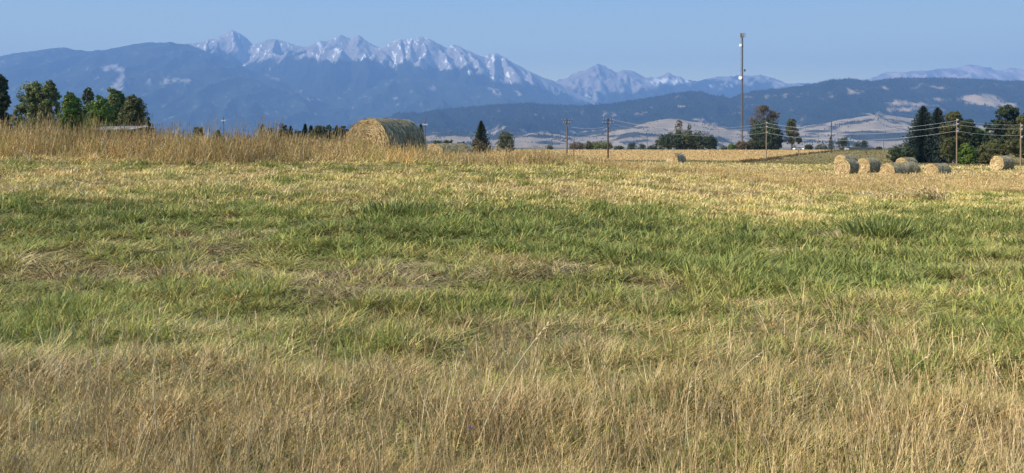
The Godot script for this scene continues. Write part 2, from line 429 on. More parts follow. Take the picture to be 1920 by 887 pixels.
	var ridge_mesh := massif(ridge, 8000.0, 620, 2300, 3.0, 400.0, 3200.0, 90, 70.0, 500.0, 61, ridge_shade)
	tag(put("wooded_ridge", ridge_mesh, mat), "dark wooded ridge with pale clearings before the peaks on the right", "ridge", "", "structure")
	# conifers standing on that ridge: far beyond counting
	var cone := Shape.new()
	for k in 5:
		var a0 := TAU * k / 5.0
		var a1 := TAU * (k + 1) / 5.0
		cone.tri(Vector3(cos(a0) * 0.22, 0.0, sin(a0) * 0.22), Vector3(0, 1, 0), Vector3(cos(a1) * 0.22, 0.0, sin(a1) * 0.22), Color(1, 1, 1))
	var rr := seeded(5)
	var rows := PackedFloat32Array()
	var land: PackedVector3Array = ridge_mesh.surface_get_arrays(0)[Mesh.ARRAY_VERTEX]
	var cols := int((2300.0 - 620.0) / 3.0) + 1
	for k in 60000:
		var i := rr.randi_range(0, cols - 2)
		var j := rr.randi_range(6, 88)
		var p: Vector3 = land[j * cols + i].lerp(land[(j + 1) * cols + i], rr.randf()).lerp(land[j * cols + i + 1], rr.randf() * 0.9)
		var e := pixel(p)
		if e.x < 640.0 or e.x > 1990.0 or p.y < 10.0: continue
		var bare: float = ridge_open.call(e, p.x, p.z)
		if rr.randf() < smoothstep(0.25, 0.75, bare) * 0.985: continue
		var h := rr.randf_range(11.0, 24.0)
		place(rows, p - Vector3(0, 1.0, 0), h * 1.1, h, rr.randf() * TAU, Color(0.014, 0.022, 0.018).lerp(Color(0.026, 0.034, 0.022), rr.randf()).lerp(Color(0.085, 0.06, 0.035), smoothstep(0.15, 0.6, rn.get_noise_2d(p.x * 1.7, p.z * 1.7 + 900.0)) * 0.6))
	var forest := scatter("ridge_forest", cone.mesh(), rows, mat)
	tag(forest, "conifer forest covering the dark ridge on the right", "forest", "", "stuff")

	# --- tan foothills at its foot
	var hills := Ridges.new()
	spur(hills, 5200.0, 0.24, [Vector3(1100, 272, 0), Vector3(1150, 252, 0), Vector3(1200, 236, 0), Vector3(1240, 224, 0), Vector3(1262, 222, 0), Vector3(1290, 234, 0), Vector3(1320, 254, 0), Vector3(1345, 274, 0)])
	spur(hills, 5200.0, 0.15, [Vector3(1250, 222, 0), Vector3(1215, 245, 350), Vector3(1180, 262, 700)])
	spur(hills, 5200.0, 0.22, [Vector3(1440, 274, 0), Vector3(1500, 259, 0), Vector3(1560, 246, 0), Vector3(1610, 231, 0), Vector3(1648, 214, 0), Vector3(1690, 236, 100), Vector3(1730, 252, 200)])
	spur(hills, 5200.0, 0.20, [Vector3(1480, 256, -300), Vector3(1560, 237, -350), Vector3(1620, 220, -400)])
	spur(hills, 5200.0, 0.15, [Vector3(1648, 214, 0), Vector3(1640, 238, 400), Vector3(1590, 258, 800), Vector3(1540, 270, 1000)])
	spur(hills, 5200.0, 0.16, [Vector3(1720, 256, 0), Vector3(1770, 244, 0), Vector3(1830, 237, 0), Vector3(1920, 243, 0), Vector3(2050, 252, 0), Vector3(2200, 262, 0)])
	spur(hills, 5200.0, 0.16, [Vector3(1780, 244, 0), Vector3(1740, 258, 600), Vector3(1690, 270, 1000)])
	spur(hills, 5200.0, 0.12, [Vector3(560, 264, 200), Vector3(700, 258, 200), Vector3(800, 249, 0), Vector3(850, 246, 0), Vector3(900, 257, 0), Vector3(950, 252, 0), Vector3(1010, 249, 100), Vector3(1060, 251, 0), Vector3(1130, 266, 0)])
	var fnoise := noise(60, 0.004, 4)
	var fscrub := noise(63, 0.02, 2)
	var fpatch := noise(62, 0.0016, 3)
	var hill_shade := func(p: Vector3, _n: Vector3) -> Color:
		var e := pixel(p)
		var wooded := fpatch.get_noise_2d(p.x, p.z) * 0.9 + fnoise.get_noise_2d(p.x, p.z) * 0.7 + 0.26
		wooded += 0.7 * exp(-pow((e.x - 1175.0) / 30.0, 2.0) - pow((e.y - 240.0) / 4.0, 2.0)) + 0.45 * exp(-pow((e.x - 960.0) / 180.0, 2.0) - pow((e.y - 254.0) / 6.0, 2.0)) + 0.5 * exp(-pow((e.x - 1560.0) / 50.0, 2.0) - pow((e.y - 246.0) / 3.0, 2.0)) + 0.5 * exp(-pow((e.x - 1640.0) / 40.0, 2.0) - pow((e.y - 262.0) / 3.0, 2.0))
		var scrub := fscrub.get_noise_2d(p.x, p.z)
		wooded += smoothstep(0.25, 0.5, scrub) * 0.35
		var grass := MEADOW.lerp(Color(0.27, 0.21, 0.15), clampf(0.5 + fnoise.get_noise_2d(p.x * 2.0, p.z * 2.0), 0.0, 1.0))
		return grass.lerp(Color(0.022, 0.032, 0.026), smoothstep(0.42, 0.55, wooded) * 0.9)
	var hill_mesh := massif(hills, 5200.0, 400, 2200, 4.0, 600.0, 1900.0, 70, 10.0, 300.0, 71, hill_shade)
	land = hill_mesh.surface_get_arrays(0)[Mesh.ARRAY_VERTEX]
	cols = int((2200.0 - 400.0) / 4.0) + 1
	rows = PackedFloat32Array()
	for k in 90000:
		var i := rr.randi_range(0, cols - 2)
		var j := rr.randi_range(8, 68)
		var p: Vector3 = land[j * cols + i].lerp(land[(j + 1) * cols + i], rr.randf()).lerp(land[j * cols + i + 1], rr.randf() * 0.9)
		if p.y < 2.0: continue
		var e := pixel(p)
		if e.x < 700.0 or e.x > 1990.0: continue
		var here := fpatch.get_noise_2d(p.x * 1.5, p.z * 1.5) * 1.1 + fnoise.get_noise_2d(p.x, p.z) * 0.9
		if rr.randf() > smoothstep(0.15, 0.75, here) * 0.5 + 0.012: continue
		var h := rr.randf_range(4.0, 13.0)
		place(rows, p - Vector3(0, 0.6, 0), h * 1.5, h, rr.randf() * TAU, Color(0.018, 0.026, 0.019).lerp(Color(0.034, 0.042, 0.026), rr.randf()))
	tag(scatter("foothill_scrub", cone.mesh(), rows, mat), "scattered trees and scrub dotting the tan foothills", "scrub", "", "stuff")
	tag(put("foothills", hill_mesh, mat), "pale tan grassy foothills below the dark wooded ridge", "hills", "", "structure")


var ridge_land: Ridges
var ridge_open: Callable


# one copy's row of a MultiMesh buffer: upright at p, turned by yaw, `wide` across and `tall` high
func place(rows: PackedFloat32Array, p: Vector3, wide: float, tall: float, yaw: float, col: Color, lean := Vector2.ZERO) -> void:
	var co := cos(yaw) * wide
	var si := sin(yaw) * wide
	rows.append_array(PackedFloat32Array([co, lean.x * tall, si, p.x, 0.0, tall, 0.0, p.y, -si, lean.y * tall, co, p.z, col.r, col.g, col.b, 1.0]))


func scatter(called: String, mesh: Mesh, rows: PackedFloat32Array, mat: Material) -> MultiMeshInstance3D:
	var mm := MultiMesh.new()
	mm.transform_format = MultiMesh.TRANSFORM_3D
	mm.use_colors = true
	mm.mesh = mesh
	mm.instance_count = rows.size() / 16
	mm.buffer = rows
	var o := MultiMeshInstance3D.new()
	o.name = numbered(called)
	o.multimesh = mm
	o.material_override = mat
	add_child(o, true)
	return o

# ------------------------------------------------------------------ grass

const STRAW := Color(0.72, 0.51, 0.225)
const STRAW_PALE := Color(0.86, 0.675, 0.40)
const STRAW_BROWN := Color(0.46, 0.315, 0.16)
const LEAF := Color(0.41, 0.40, 0.105)
const LEAF_BLUE := Color(0.28, 0.30, 0.085)
const LEAF_YELLOW := Color(0.60, 0.52, 0.19)


# where green pasture grass grows: column and row of the photograph, half width, half height, strength
const GREEN := [
	[150, 398, 260, 26, 0.75], [60, 385, 160, 14, 0.5], [100, 445, 220, 24, 0.4], [420, 400, 160, 18, 0.45], [700, 402, 200, 18, 0.85], [760, 440, 320, 32, 0.75], [1000, 420, 260, 34, 0.65],
	[1180, 440, 200, 36, 0.6], [1500, 465, 330, 46, 0.8], [1800, 440, 250, 55, 0.8], [1420, 520, 240, 26, 0.6], [1700, 530, 280, 30, 0.6], [1500, 575, 200, 18, 0.45], [1040, 590, 230, 18, 0.5],
	[850, 545, 140, 16, 0.5], [300, 500, 280, 18, 0.4], [500, 470, 150, 12, 0.5], [540, 350, 140, 5, 0.55], [480, 342, 100, 5, 0.5], [860, 325, 150, 5, 0.45], [330, 310, 150, 6, 0.5], [960, 333, 80, 4, 0.5],
	[300, 645, 320, 18, 0.5], [150, 720, 260, 24, 0.3], [520, 668, 160, 10, 0.3], [200, 690, 140, 12, 0.25], [1840, 610, 140, 26, 0.5], [1200, 770, 70, 24, 0.45], [1190, 640, 120, 14, 0.35], [1700, 695, 60, 16, 0.4], [1720, 866, 230, 14, 0.5],
	[560, 872, 140, 12, 0.4], [300, 872, 120, 10, 0.3], [1650, 428, 60, 14, 0.9], [1850, 405, 120, 16, 0.5], [1780, 362, 160, 6, 0.3], [640, 590, 240, 14, 0.35], [330, 575, 240, 12, 0.25], [1330, 395, 180, 10, 0.4], [880, 610, 120, 14, 0.35],
	[700, 308, 320, 4, 0.35], [1150, 306, 120, 4, 0.25], [1560, 297, 120, 5, 0.3],
]
# where it is bare, bleached and brown
const DRY := [
	[120, 340, 240, 16, 0.5], [1000, 355, 180, 6, 0.5], [1300, 358, 330, 14, 0.6], [1480, 335, 300, 14, 0.4], [800, 478, 120, 10, 0.5], [460, 448, 120, 9, 0.5], [420, 468, 200, 8, 0.4], [150, 520, 240, 14, 0.5], [700, 525, 200, 12, 0.4],
	[150, 299, 330, 6, 0.7], [600, 300, 300, 4, 0.4],
	[1380, 548, 150, 10, 0.4], [420, 600, 200, 8, 0.35], [1650, 580, 160, 9, 0.35], [1500, 625, 300, 16, 0.4], [920, 640, 250, 14, 0.4], [1150, 770, 800, 80, 0.2],
]
var patchy := noise(91, 0.55, 3)
var drift := noise(92, 0.16, 3)
var speck := noise(93, 2.2, 2)


func greenness(px: float, py: float, x: float, z: float) -> float:
	var g := lerp_table([280, 0.15, 300, 0.42, 375, 0.42, 420, 0.40, 480, 0.34, 600, 0.40, 720, 0.44, 887, 0.40], py)
	for b in GREEN:
		var u: float = (px - b[0]) / float(b[2])
		var w: float = (py - b[1]) / float(b[3])
		g += 0.72 * b[4] * exp(-u * u - w * w)
	for b in DRY:
		var u: float = (px - b[0]) / float(b[2])
		var w: float = (py - b[1]) / float(b[3])
		g -= 0.8 * b[4] * exp(-u * u - w * w)
	return g + patchy.get_noise_2d(x * 0.8, z * 1.5) * 0.75 + drift.get_noise_2d(x * 0.6, z * 2.0) * 0.55


# A tuft of n blades, one unit tall and about one unit in radius, each blade a bent strip that narrows to its tip.
func tuft(s: int, n: int, radius: float, width: float, lean: float, bend: float, shortest: float, bits: int, cols: Array, heads := 0.0, flat := 0.0, vary := 0.47) -> ArrayMesh:
	var r := seeded(s)
	var g := Shape.new()
	for i in n:
		var a := r.randf() * TAU
		var q := sqrt(r.randf()) * radius
		var root := Vector3(cos(a) * q, -0.03, sin(a) * q)
		var dirn := r.randf() * TAU
		var out := Vector3(cos(dirn), 0.0, sin(dirn))
		var tall := lerpf(shortest, 1.0, pow(r.randf(), 1.6))
		var dead := 1.0
		var tilt := lean * (0.25 + r.randf()) * (0.5 + 0.5 * tall)
		if r.randf() < flat:
			tall *= 0.32
			tilt *= 1.9
			dead = r.randf_range(0.3, 0.7)
		var curl := bend * r.randf_range(0.2, 1.3)
		var face := dirn + PI / 2.0 + r.randf_range(-0.9, 0.9)
		var side := Vector3(cos(face), 0.0, sin(face)) * width * r.randf_range(0.6, 1.35)
		var tint: Color = cols[r.randi() % cols.size()]
		tint = tint * r.randf_range(1.0 - vary, 1.0 + vary) * dead
		tint.a = 1.0
		var prev := root
		var pw := 1.0
		for k in bits:
			var t := float(k + 1) / bits
			var p := root + Vector3.UP * tall * (t - 0.16 * curl * t * t) + out * (tilt * t + curl * tilt * t * t)
			var w := 1.0 - 0.35 * t if k < bits - 1 else 0.0
			if heads > 0.0: w = maxf(w, 0.55) * (1.0 if k < bits - 1 else 0.6)
			if w > 0.0:
				g.quad(prev - side * pw, prev + side * pw, p + side * w, p - side * w, tint)
			else:
				g.tri(prev - side * pw, prev + side * pw, p, tint)
			prev = p
			pw = w
		if heads > 0.0 and tall > 0.55 and r.randf() < heads:
			# a seed head: a slim spindle at the tip, seen from any side
			var up := (Vector3.UP + out * tilt * 0.8).normalized()
			var hl := r.randf_range(0.10, 0.2)
			var hw := width * r.randf_range(1.0, 1.7)
			var hc := tint * r.randf_range(1.0, 1.35)
			hc.a = 1.0
			for c in 2:
				var sd := Vector3(cos(face + c * PI / 2.0), 0.0, sin(face + c * PI / 2.0)) * hw
				var m := prev + up * hl * 0.35
				g.quad(prev - up * 0.02, m + sd, prev + up * hl, m - sd, hc)
	return g.mesh()


func tone(base: Color, x: float, z: float, strength: float) -> Color:
	var k := 1.0 + speck.get_noise_2d(x, z) * strength + drift.get_noise_2d(x * 1.3 + 50.0, z * 1.3) * strength * 0.6
	return Color(base.r * k, base.g * k, base.b * k)


func build_grass() -> void:
	var dry_mat := paint(0.7, 0.0, 0.35)
	var leaf_mat := paint(0.55, 0.5, 0.25)
	var white := [Color(1, 1, 1), Color(0.7, 0.66, 0.6), Color(1.3, 1.28, 1.25), Color(0.36, 0.33, 0.28), Color(0.9, 0.85, 0.75), Color(0.5, 0.52, 0.38)]
	var soft := [Color(1, 1, 1), Color(0.85, 0.8, 0.74), Color(1.1, 1.08, 1.04), Color(0.7, 0.68, 0.6), Color(0.75, 0.8, 0.5)]
	var leafy := [Color(0.95, 0.95, 0.95), Color(1.15, 1.05, 0.9), Color(0.55, 0.66, 0.65), Color(0.7, 0.8, 0.7), Color(1.9, 1.35, 2.8), Color(1.55, 1.2, 2.0), Color(0.4, 0.48, 0.45), Color(2.2, 1.5, 3.4)]
	# three sizes of tuft: blades keep their height and get broader with distance, where single ones can no longer be told apart
	var rows := {}
	for kind in ["green", "dry", "stalk"]:
		for l in 4:
			rows["%s%d" % [kind, l]] = PackedFloat32Array()
	rows["tall"] = PackedFloat32Array()
	rows["weed"] = PackedFloat32Array()
	var r := seeded(21)
	var d := 3.1
	while d < 128.0:
		var step := 0.0132 * d if d < 9.0 else (0.0138 * d if d < 60.0 else 0.018 * d)
		var level := 0 if d < 6.5 else (1 if d < 13.0 else (2 if d < 27.0 else 3))
		var half := 0.70 * d
		var x := -half
		while x < half:
			var px := x + r.randf() * step
			var pz := -d - r.randf() * step
			var y := ground(px, pz)
			var dj := d * (1.0 + r.randf_range(-0.22, 0.22))
			level = 0 if dj < 6.5 else (1 if dj < 13.0 else (2 if dj < 27.0 else 3))
			var e := Vector2(960.0 + FOCAL * px / -pz, SKYLINE + FOCAL * (EYE - y) / -pz)
			x += step
			var tall := tallness(e.x, -pz, px, pz)
			var g := greenness(e.x, e.y, px, pz)
			var size := step * 0.95
			var lump := clampf(0.5 + patchy.get_noise_2d(px * 1.6 + 70.0, pz * 1.6) * 1.3, 0.0, 1.5)
			var p := Vector3(px, y, pz)
			if tall > 0.2:
				var h := tall * r.randf_range(0.6, 1.2)
				var c := STRAW.lerp(STRAW_PALE, r.randf() * 0.35).lerp(STRAW_BROWN, clampf(0.3 + drift.get_noise_2d(px, pz * 1.5) * 0.9, 0.0, 0.7))
				if r.randf() < 0.14: c = c.lerp(LEAF_YELLOW, 0.6)
				var yaw := r.randf() * TAU
				place(rows.tall, p, size, h * 0.74, yaw, tone(Color(c.r * 1.12, c.g * 1.14, c.b * 1.12), px, pz, 0.35))
				if r.randf() < 0.48: place(rows.weed, p, size, h * r.randf_range(0.85, 1.25), yaw + 1.0, tone(c.lerp(STRAW_PALE, 0.25), px, pz, 0.25), Vector2(r.randf_range(-0.12, 0.2), r.randf_range(-0.1, 0.1)))
				if r.randf() < 0.25: continue
			var is_green := r.randf() < 0.10 + 0.68 * smoothstep(0.05, 1.2, g + speck.get_noise_2d(px * 0.5, pz * 0.8) * 0.35)
			if is_green:
				var h := (0.07 + 0.15 * lump) * (1.0 + 0.35 * smoothstep(0.6, 1.2, g)) * r.randf_range(0.8, 1.15)
				if d > 70.0: h *= 1.3
				var c := LEAF.lerp(LEAF_BLUE, clampf(g - 0.5, 0.0, 0.8)).lerp(LEAF_YELLOW, clampf(0.75 - g + r.randf_range(-0.3, 0.3), 0.0, 0.9))
				place(rows["green%d" % level], p, size, h, r.randf() * TAU, tone(c, px, pz, 0.3))
			else:
				var h := (0.05 + 0.13 * lump) * r.randf_range(0.75, 1.2)
				if d > 14.0: h = (0.09 + 0.10 * lump) * r.randf_range(0.75, 1.25)
				if e.y > 600.0: h += 0.06 * smoothstep(600.0, 880.0, e.y)
				if d > 34.0: h = (0.16 + 0.08 * lump) * r.randf_range(0.7, 1.3)
				var c := STRAW.lerp(STRAW_PALE, clampf(0.35 + speck.get_noise_2d(px * 0.4, pz * 0.4) + r.randf_range(-0.3, 0.3), 0.0, 1.0)).lerp(STRAW_BROWN, clampf((0.25 - patchy.get_noise_2d(px, pz) * 0.9) * (0.45 if d > 13.0 else 1.0), 0.0, 0.9))
				if e.y > 560.0: c = c.lerp(Color(0.52, 0.355, 0.20), 0.6 * smoothstep(560.0, 720.0, e.y) * r.randf())
				c = c.lerp(Color(0.62, 0.48, 0.33), clampf(drift.get_noise_2d(px * 2.0 + 300.0, pz * 2.0) * 1.6, 0.0, 0.5) * (0.5 if d > 13.0 else 1.0))
				c = c.lerp(LEAF_YELLOW, clampf(g * 0.9 + r.randf_range(-0.2, 0.25), 0.0, 0.75))
				if e.y > 560.0: c = Color(c.r * 1.12, c.g * 1.08, c.b)
				if d > 11.0:
					var lift := 1.0 + 0.14 * smoothstep(11.0, 20.0, d)
					c = Color(c.r * lift, c.g * lift, c.b * lift * 0.92)
				place(rows["dry%d" % level], p, size, h, r.randf() * TAU, tone(c, px, pz, 0.3))
			if not is_green and e.y > 560.0 and r.randf() < 0.48:
				place(rows["green%d" % level], p + Vector3(0.01, 0, 0.02), size, r.randf_range(0.06, 0.15), r.randf() * TAU, tone(LEAF.lerp(LEAF_BLUE, r.randf()), px, pz, 0.3))
			# thin upright stems with seed heads, thick at the photographer's feet
			var stems := smoothstep(560.0, 860.0, e.y) * 0.5 + (0.05 if d < 40.0 else 0.35) * (1.0 - smoothstep(0.5, 1.0, g))
			if r.randf() < stems * 0.55:
				var h := r.randf_range(0.16, 0.34) if level < 2 else r.randf_range(0.25, 0.45)
				place(rows["stalk%d" % level], p, size, h, r.randf() * TAU, tone(STRAW_PALE.lerp(STRAW_BROWN, r.randf()), px, pz, 0.25), Vector2(r.randf_range(-0.25, 0.25), r.randf_range(-0.2, 0.2)))
		d += step
	var where := ["at the front edge of the field", "across the near field", "across the middle of the field", "on the far part of the field"]
	var spread := [2.6, 1.4, 0.36, 0.12]
	for l in 4:
		var m := tuft(100 + l, [42, 42, 50, 48][l], 0.75, [0.058, 0.050, 0.040, 0.035][l], spread[l], 0.9, 0.25, 3 if l < 2 else 2, leafy, 0.0, 0.2)
		tag(scatter("green_grass", m, rows["green%d" % l], leaf_mat), "green pasture grass " + where[l], "grass", "", "stuff")
		m = tuft(200 + l, [42, 44, 72, 74][l], 0.75, [0.048, 0.040, 0.025, 0.021][l], spread[l] * 1.2, 0.8, 0.25, 2, white if l < 2 else soft, 0.0, 0.4 if l < 2 else 0.25, 0.47 if l < 2 else 0.3)
		tag(scatter("dry_grass", m, rows["dry%d" % l], dry_mat), "short dry straw coloured grass " + where[l], "grass", "", "stuff")
		m = tuft(300 + l, 10, 0.75, 0.025 if l > 0 else 0.031, spread[l] * 0.6, 0.35, 0.6, 2, white, 0.7, 0.0)
		tag(scatter("seed_stems", m, rows["stalk%d" % l], dry_mat), "thin pale stems with seed heads " + where[l], "grass", "", "stuff")
	tag(scatter("tall_grass", tuft(400, 70, 0.8, 0.019, 0.4, 0.8, 0.2, 3, white, 0.6, 0.1), rows.tall, dry_mat), "tall golden uncut grass along the rise at the left and centre", "grass", "", "stuff")
	tag(scatter("seed_stems", tuft(410, 16, 0.8, 0.017, 0.28, 0.6, 0.5, 3, white, 0.9), rows.weed, dry_mat), "tall seed stems standing above the uncut grass on the rise", "grass", "", "stuff")
	# stubble on the far golden field
	var far := PackedFloat32Array()
	d = 128.0
	while d < 345.0:
		var step := 0.012 * d
		var x := -0.70 * d
		while x < 0.70 * d:
			var px := x + r.randf() * step
			var pz := -d - r.randf() * step
			x += step
			var col := 960.0 + FOCAL * px / -pz
			var edge := 148.0 + smoothstep(1380.0, 1660.0, col) * 200.0
			var c: Color
			var h := r.randf_range(0.12, 0.28)
			if -pz > edge:
				c = Color(0.80, 0.60, 0.31).lerp(Color(0.68, 0.49, 0.24), r.randf())
			elif -pz > edge - 10.0 - 8.0 * r.randf() and col > 1385.0:
				c = Color(0.12, 0.085, 0.04)
				h = 0.8
			else:
				c = Color(0.38, 0.30, 0.14).lerp(Color(0.22, 0.21, 0.08), clampf(0.5 + drift.get_noise_2d(px * 0.2, pz * 0.4) * 1.4, 0.0, 1.0))
			place(far, Vector3(px, ground(px, pz), pz), step, h, r.randf() * TAU, tone(c, px * 0.2, pz * 0.2, 0.15))
		d += step * 0.8
	tag(scatter("field_stubble", tuft(500, 16, 0.7, 0.05, 0.08, 0.4, 0.4, 1, white), far, dry_mat), "golden stubble and rough grass on the field before the far trees", "stubble", "", "stuff")


# height of the uncut grass at a place, nought where it has been mown
func tallness(px: float, d: float, x: float, z: float) -> float:
	var start := lerp_table([-200, 23.6, 300, 23.8, 640, 23.6, 800, 24.2, 960, 26.5, 1120, 31.0, 1300, 31.0, 1500, 31.0, 1700, 31.0, 2100, 32.0], px) + drift.get_noise_2d(x * 0.5, z * 0.5) * 1.6
	var top := lerp_table([-200, 1.30, 100, 1.22, 280, 1.10, 480, 1.0, 640, 1.02, 720, 1.0, 775, 0.82, 820, 0.50, 900, 0.50, 1000, 0.52, 1150, 0.42, 1220, 0.24, 1310, 0.24, 1360, 0.32, 1500, 0.32, 1750, 0.36, 2100, 0.30], px)
	var end := lerp_table([-200, 44.0, 600, 44.0, 960, 48.0, 1150, 60.0, 1500, 74.0, 2100, 80.0], px)
	if d < start or d > end: return 0.0
	return top * smoothstep(0.0, 1.6, d - start + 0.5) * clampf(0.85 + patchy.get_noise_2d(x * 0.4, z * 0.4) * 0.45, 0.5, 1.25)

# ------------------------------------------------------------------ hay bales

func bale(label: String, px: float, top_row: float, d: float, radius: float, long: float, turn_deg: float, s: int, strands: int) -> void:
	var r := seeded(s)
	var top := spot(px, top_row, d)
	var o := thing("hay_bale", Vector3(top.x, top.y - radius * 1.94, top.z), deg_to_rad(turn_deg))
	tag(o, label, "hay bale", "round hay bales lying on the field")
	var lump := noise(s, 2.2, 3)
	var fine := noise(s + 9, 9.0, 2)
	# in its own axes the bale's axle is z; +z is the end that faces the sun and the camera
	var roll := Shape.new()
	roll.smooth = true
	var seg := 56
	var cuts := 18
	var pts: Array = []
	for j in cuts + 1:
		var z := lerpf(-0.5, 0.5, float(j) / cuts) * long
		var edge := 1.0 - 0.05 * pow(absf(z) / (long * 0.5), 8.0)
		var ring := PackedVector3Array()
		for k in seg:
			var a := TAU * k / seg
			var rad := radius * edge * (1.0 + lump.get_noise_3d(cos(a), sin(a), z) * 0.05 + fine.get_noise_3d(cos(a) * 0.6, sin(a) * 0.6, z * 2.4) * 0.022)
			var y := sin(a) * rad
			ring.append(Vector3(cos(a) * rad, radius * 0.94 + (y if y > -radius * 0.86 else -radius * 0.86 + (y + radius * 0.86) * 0.25), z))
		pts.append(ring)
	for j in cuts:
		for k in seg:
			var m := (k + 1) % seg
			var p: Vector3 = pts[j][k]
			var w := lump.get_noise_3d(p.x * 2.0, p.y * 2.0, p.z * 0.7)
			var col := Color(0.21, 0.17, 0.10).lerp(Color(0.35, 0.29, 0.175), clampf(0.5 + w + r.randf_range(-0.5, 0.5), 0.0, 1.0))
			roll.quad(pts[j][k], pts[j][m], pts[j + 1][m], pts[j + 1][k], col)
	put("rolled_hay", roll.mesh(), hay_mat, o)
	for e in [1.0, -1.0]:
		var face := Shape.new()
		var rings := 16
		var last := PackedVector3Array()
		for q in rings + 1:
			var u := 1.0 - float(q) / rings
			var now := PackedVector3Array()
			for k in seg:
				var rim: Vector3 = pts[cuts if e > 0.0 else 0][k]
				var mid := Vector3(0, radius * 0.92, 0)
				var p := Vector3(lerpf(mid.x, rim.x, u), lerpf(mid.y, rim.y, u), rim.z)
				var a := TAU * k / seg
				var swirl := sin((u * 8.0 + a / TAU) * TAU) * 0.012 * radius
				p.z += e * (0.10 * radius * sqrt(maxf(0.0, 1.0 - u * u)) + (swirl + lump.get_noise_3d(p.x * 2.0, p.y * 2.0, e) * 0.09 * radius + fine.get_noise_2d(p.x * 2.0, p.y * 2.0) * 0.06 * radius) * (1.0 if q > 0 else 0.0))
				now.append(p)
			if q > 0:
				for k in seg:
					var m := (k + 1) % seg
					var dark := clampf(0.5 + lump.get_noise_3d(now[k].x * 2.5, now[k].y * 2.5, e * 3.0) * 1.6, 0.0, 1.0)
					var col := Color(0.58, 0.43, 0.21).lerp(Color(0.40, 0.27, 0.125), dark * r.randf())
					face.quad(last[k], last[m], now[m], now[k], col)
			last = now
		put("end_face" if e > 0.0 else "end_face_001", face.mesh(), hay_mat, o)
	# loose straws lying round the coil of the end and hanging over the wrap
	var loose := Shape.new()
	var thick := maxf(0.006, d * 0.00040)
	for k in strands:
		var a := r.randf() * TAU
		var q := sqrt(r.randf()) * radius * 0.98
		var len := r.randf_range(0.12, 0.42)
		var bow := sqrt(maxf(0.0, 1.0 - pow(q / radius, 2.0))) * 0.10 * radius + 0.02
		var mid := Vector3(cos(a) * q, radius * 0.93 + sin(a) * q, long * 0.5 + bow + r.randf_range(0.0, 0.03))
		var t := Vector3(-sin(a), cos(a), 0).rotated(Vector3.BACK, r.randf_range(-0.4, 0.4)) * len * 0.5
		t.z = r.randf_range(-0.02, 0.03)
		var side := Vector3(cos(a), sin(a), 0.3) * thick
		if mid.y - t.length() < 0.03: continue
		var c := Color(0.76, 0.60, 0.34).lerp(Color(0.28, 0.17, 0.07), pow(r.randf(), 1.3))
		var sagged := Vector3(cos(a), sin(a), 0) * -len * len * 0.25
		loose.quad(mid - t - side + sagged, mid - side, mid + side, mid - t + side + sagged, c)
		loose.quad(mid - side, mid + t - side + sagged, mid + t + side + sagged, mid + side, c)
	for k in strands:
		var a := r.randf_range(-0.35, PI + 0.35)
		var z := r.randf_range(-0.5, 0.5) * long
		var len := r.randf_range(0.10, 0.38)
		var p0 := Vector3(cos(a), sin(a), 0) * radius * 1.02
		var a2 := a + (-1.0 if cos(a) > 0.0 else 1.0) * len / radius
		var p1 := Vector3(cos(a2), sin(a2), 0) * radius * r.randf_range(1.0, 1.05)
		var side := Vector3(0, 0, thick)
		var slant := Vector3(0, 0, r.randf_range(-0.1, 0.1))
		var up := Vector3(0, radius * 0.94, z)
		var c := Color(0.56, 0.49, 0.33).lerp(Color(0.20, 0.165, 0.095), r.randf())
		loose.quad(up + p0 - side, up + p1 + slant - side, up + p1 + slant + side, up + p0 + side, c)
	tag(put("loose_straw", loose.mesh(), straw_mat, o), "", "", "", "stuff")


var hay_mat: StandardMaterial3D
var straw_mat: StandardMaterial3D


func build_bales() -> void:
	hay_mat = paint(0.9, 0.0, 0.2)
	straw_mat = paint(0.7, 0.2, 0.3)
	var fibre := NoiseTexture2D.new()
	fibre.width = 512
	fibre.height = 512
	fibre.seamless = true
	fibre.noise = noise(131, 0.05, 5)
	hay_mat.heightmap_enabled = true
	hay_mat.heightmap_texture = fibre
	hay_mat.heightmap_scale = 6.0
	hay_mat.uv1_triplanar = true
	hay_mat.uv1_scale = Vector3(1.4, 1.4, 1.4)
	bale("largest and nearest hay bale, half sunk in tall grass left of centre", 726, 223, 29.0, 0.95, 2.2, -28.0, 1, 900)
	bale("hay bale of which only the rounded top shows right of the largest one", 842, 269, 38.0, 0.95, 2.0, -40.0, 2, 500)
	bale("lone small bale before the golden field in the middle of the photo", 1268, 287, 92.0, 0.84, 1.4, -50.0, 3, 200)
	bale("rear bale of the close pair at the left of the right hand group", 1587, 290, 86.0, 0.82, 1.7, -64.0, 4, 200)
	bale("front bale of the close pair, its spiral end turned to the camera", 1588, 298, 76.0, 0.84, 1.5, -54.0, 5, 260)
	bale("dark sided bale just right of the close pair", 1629, 296, 80.0, 0.84, 1.6, -62.0, 6, 240)
	bale("front bale of two overlapping ones in the middle of the right group", 1677, 305, 72.0, 0.84, 1.6, -68.0, 7, 260)
	bale("bale lying end to end behind the front one of the overlapping two", 1701, 303.5, 75.0, 0.82, 1.5, -68.0, 11, 200)
	bale("rear bale with lit slanting end above the two overlapping ones", 1700, 295, 88.0, 0.82, 1.6, -64.0, 8, 200)
	bale("low bale standing alone left of the thin wire pole", 1758, 306, 74.0, 0.84, 1.6, -68.0, 9, 240)
	bale("rightmost bale, upright and fully visible before the dark grove", 1880, 292, 85.0, 0.82, 1.5, -70.0, 10, 240)

# ------------------------------------------------------------------ poles, wires, mast, buildings, vehicles

var timber_mat: StandardMaterial3D
var metal_mat: StandardMaterial3D


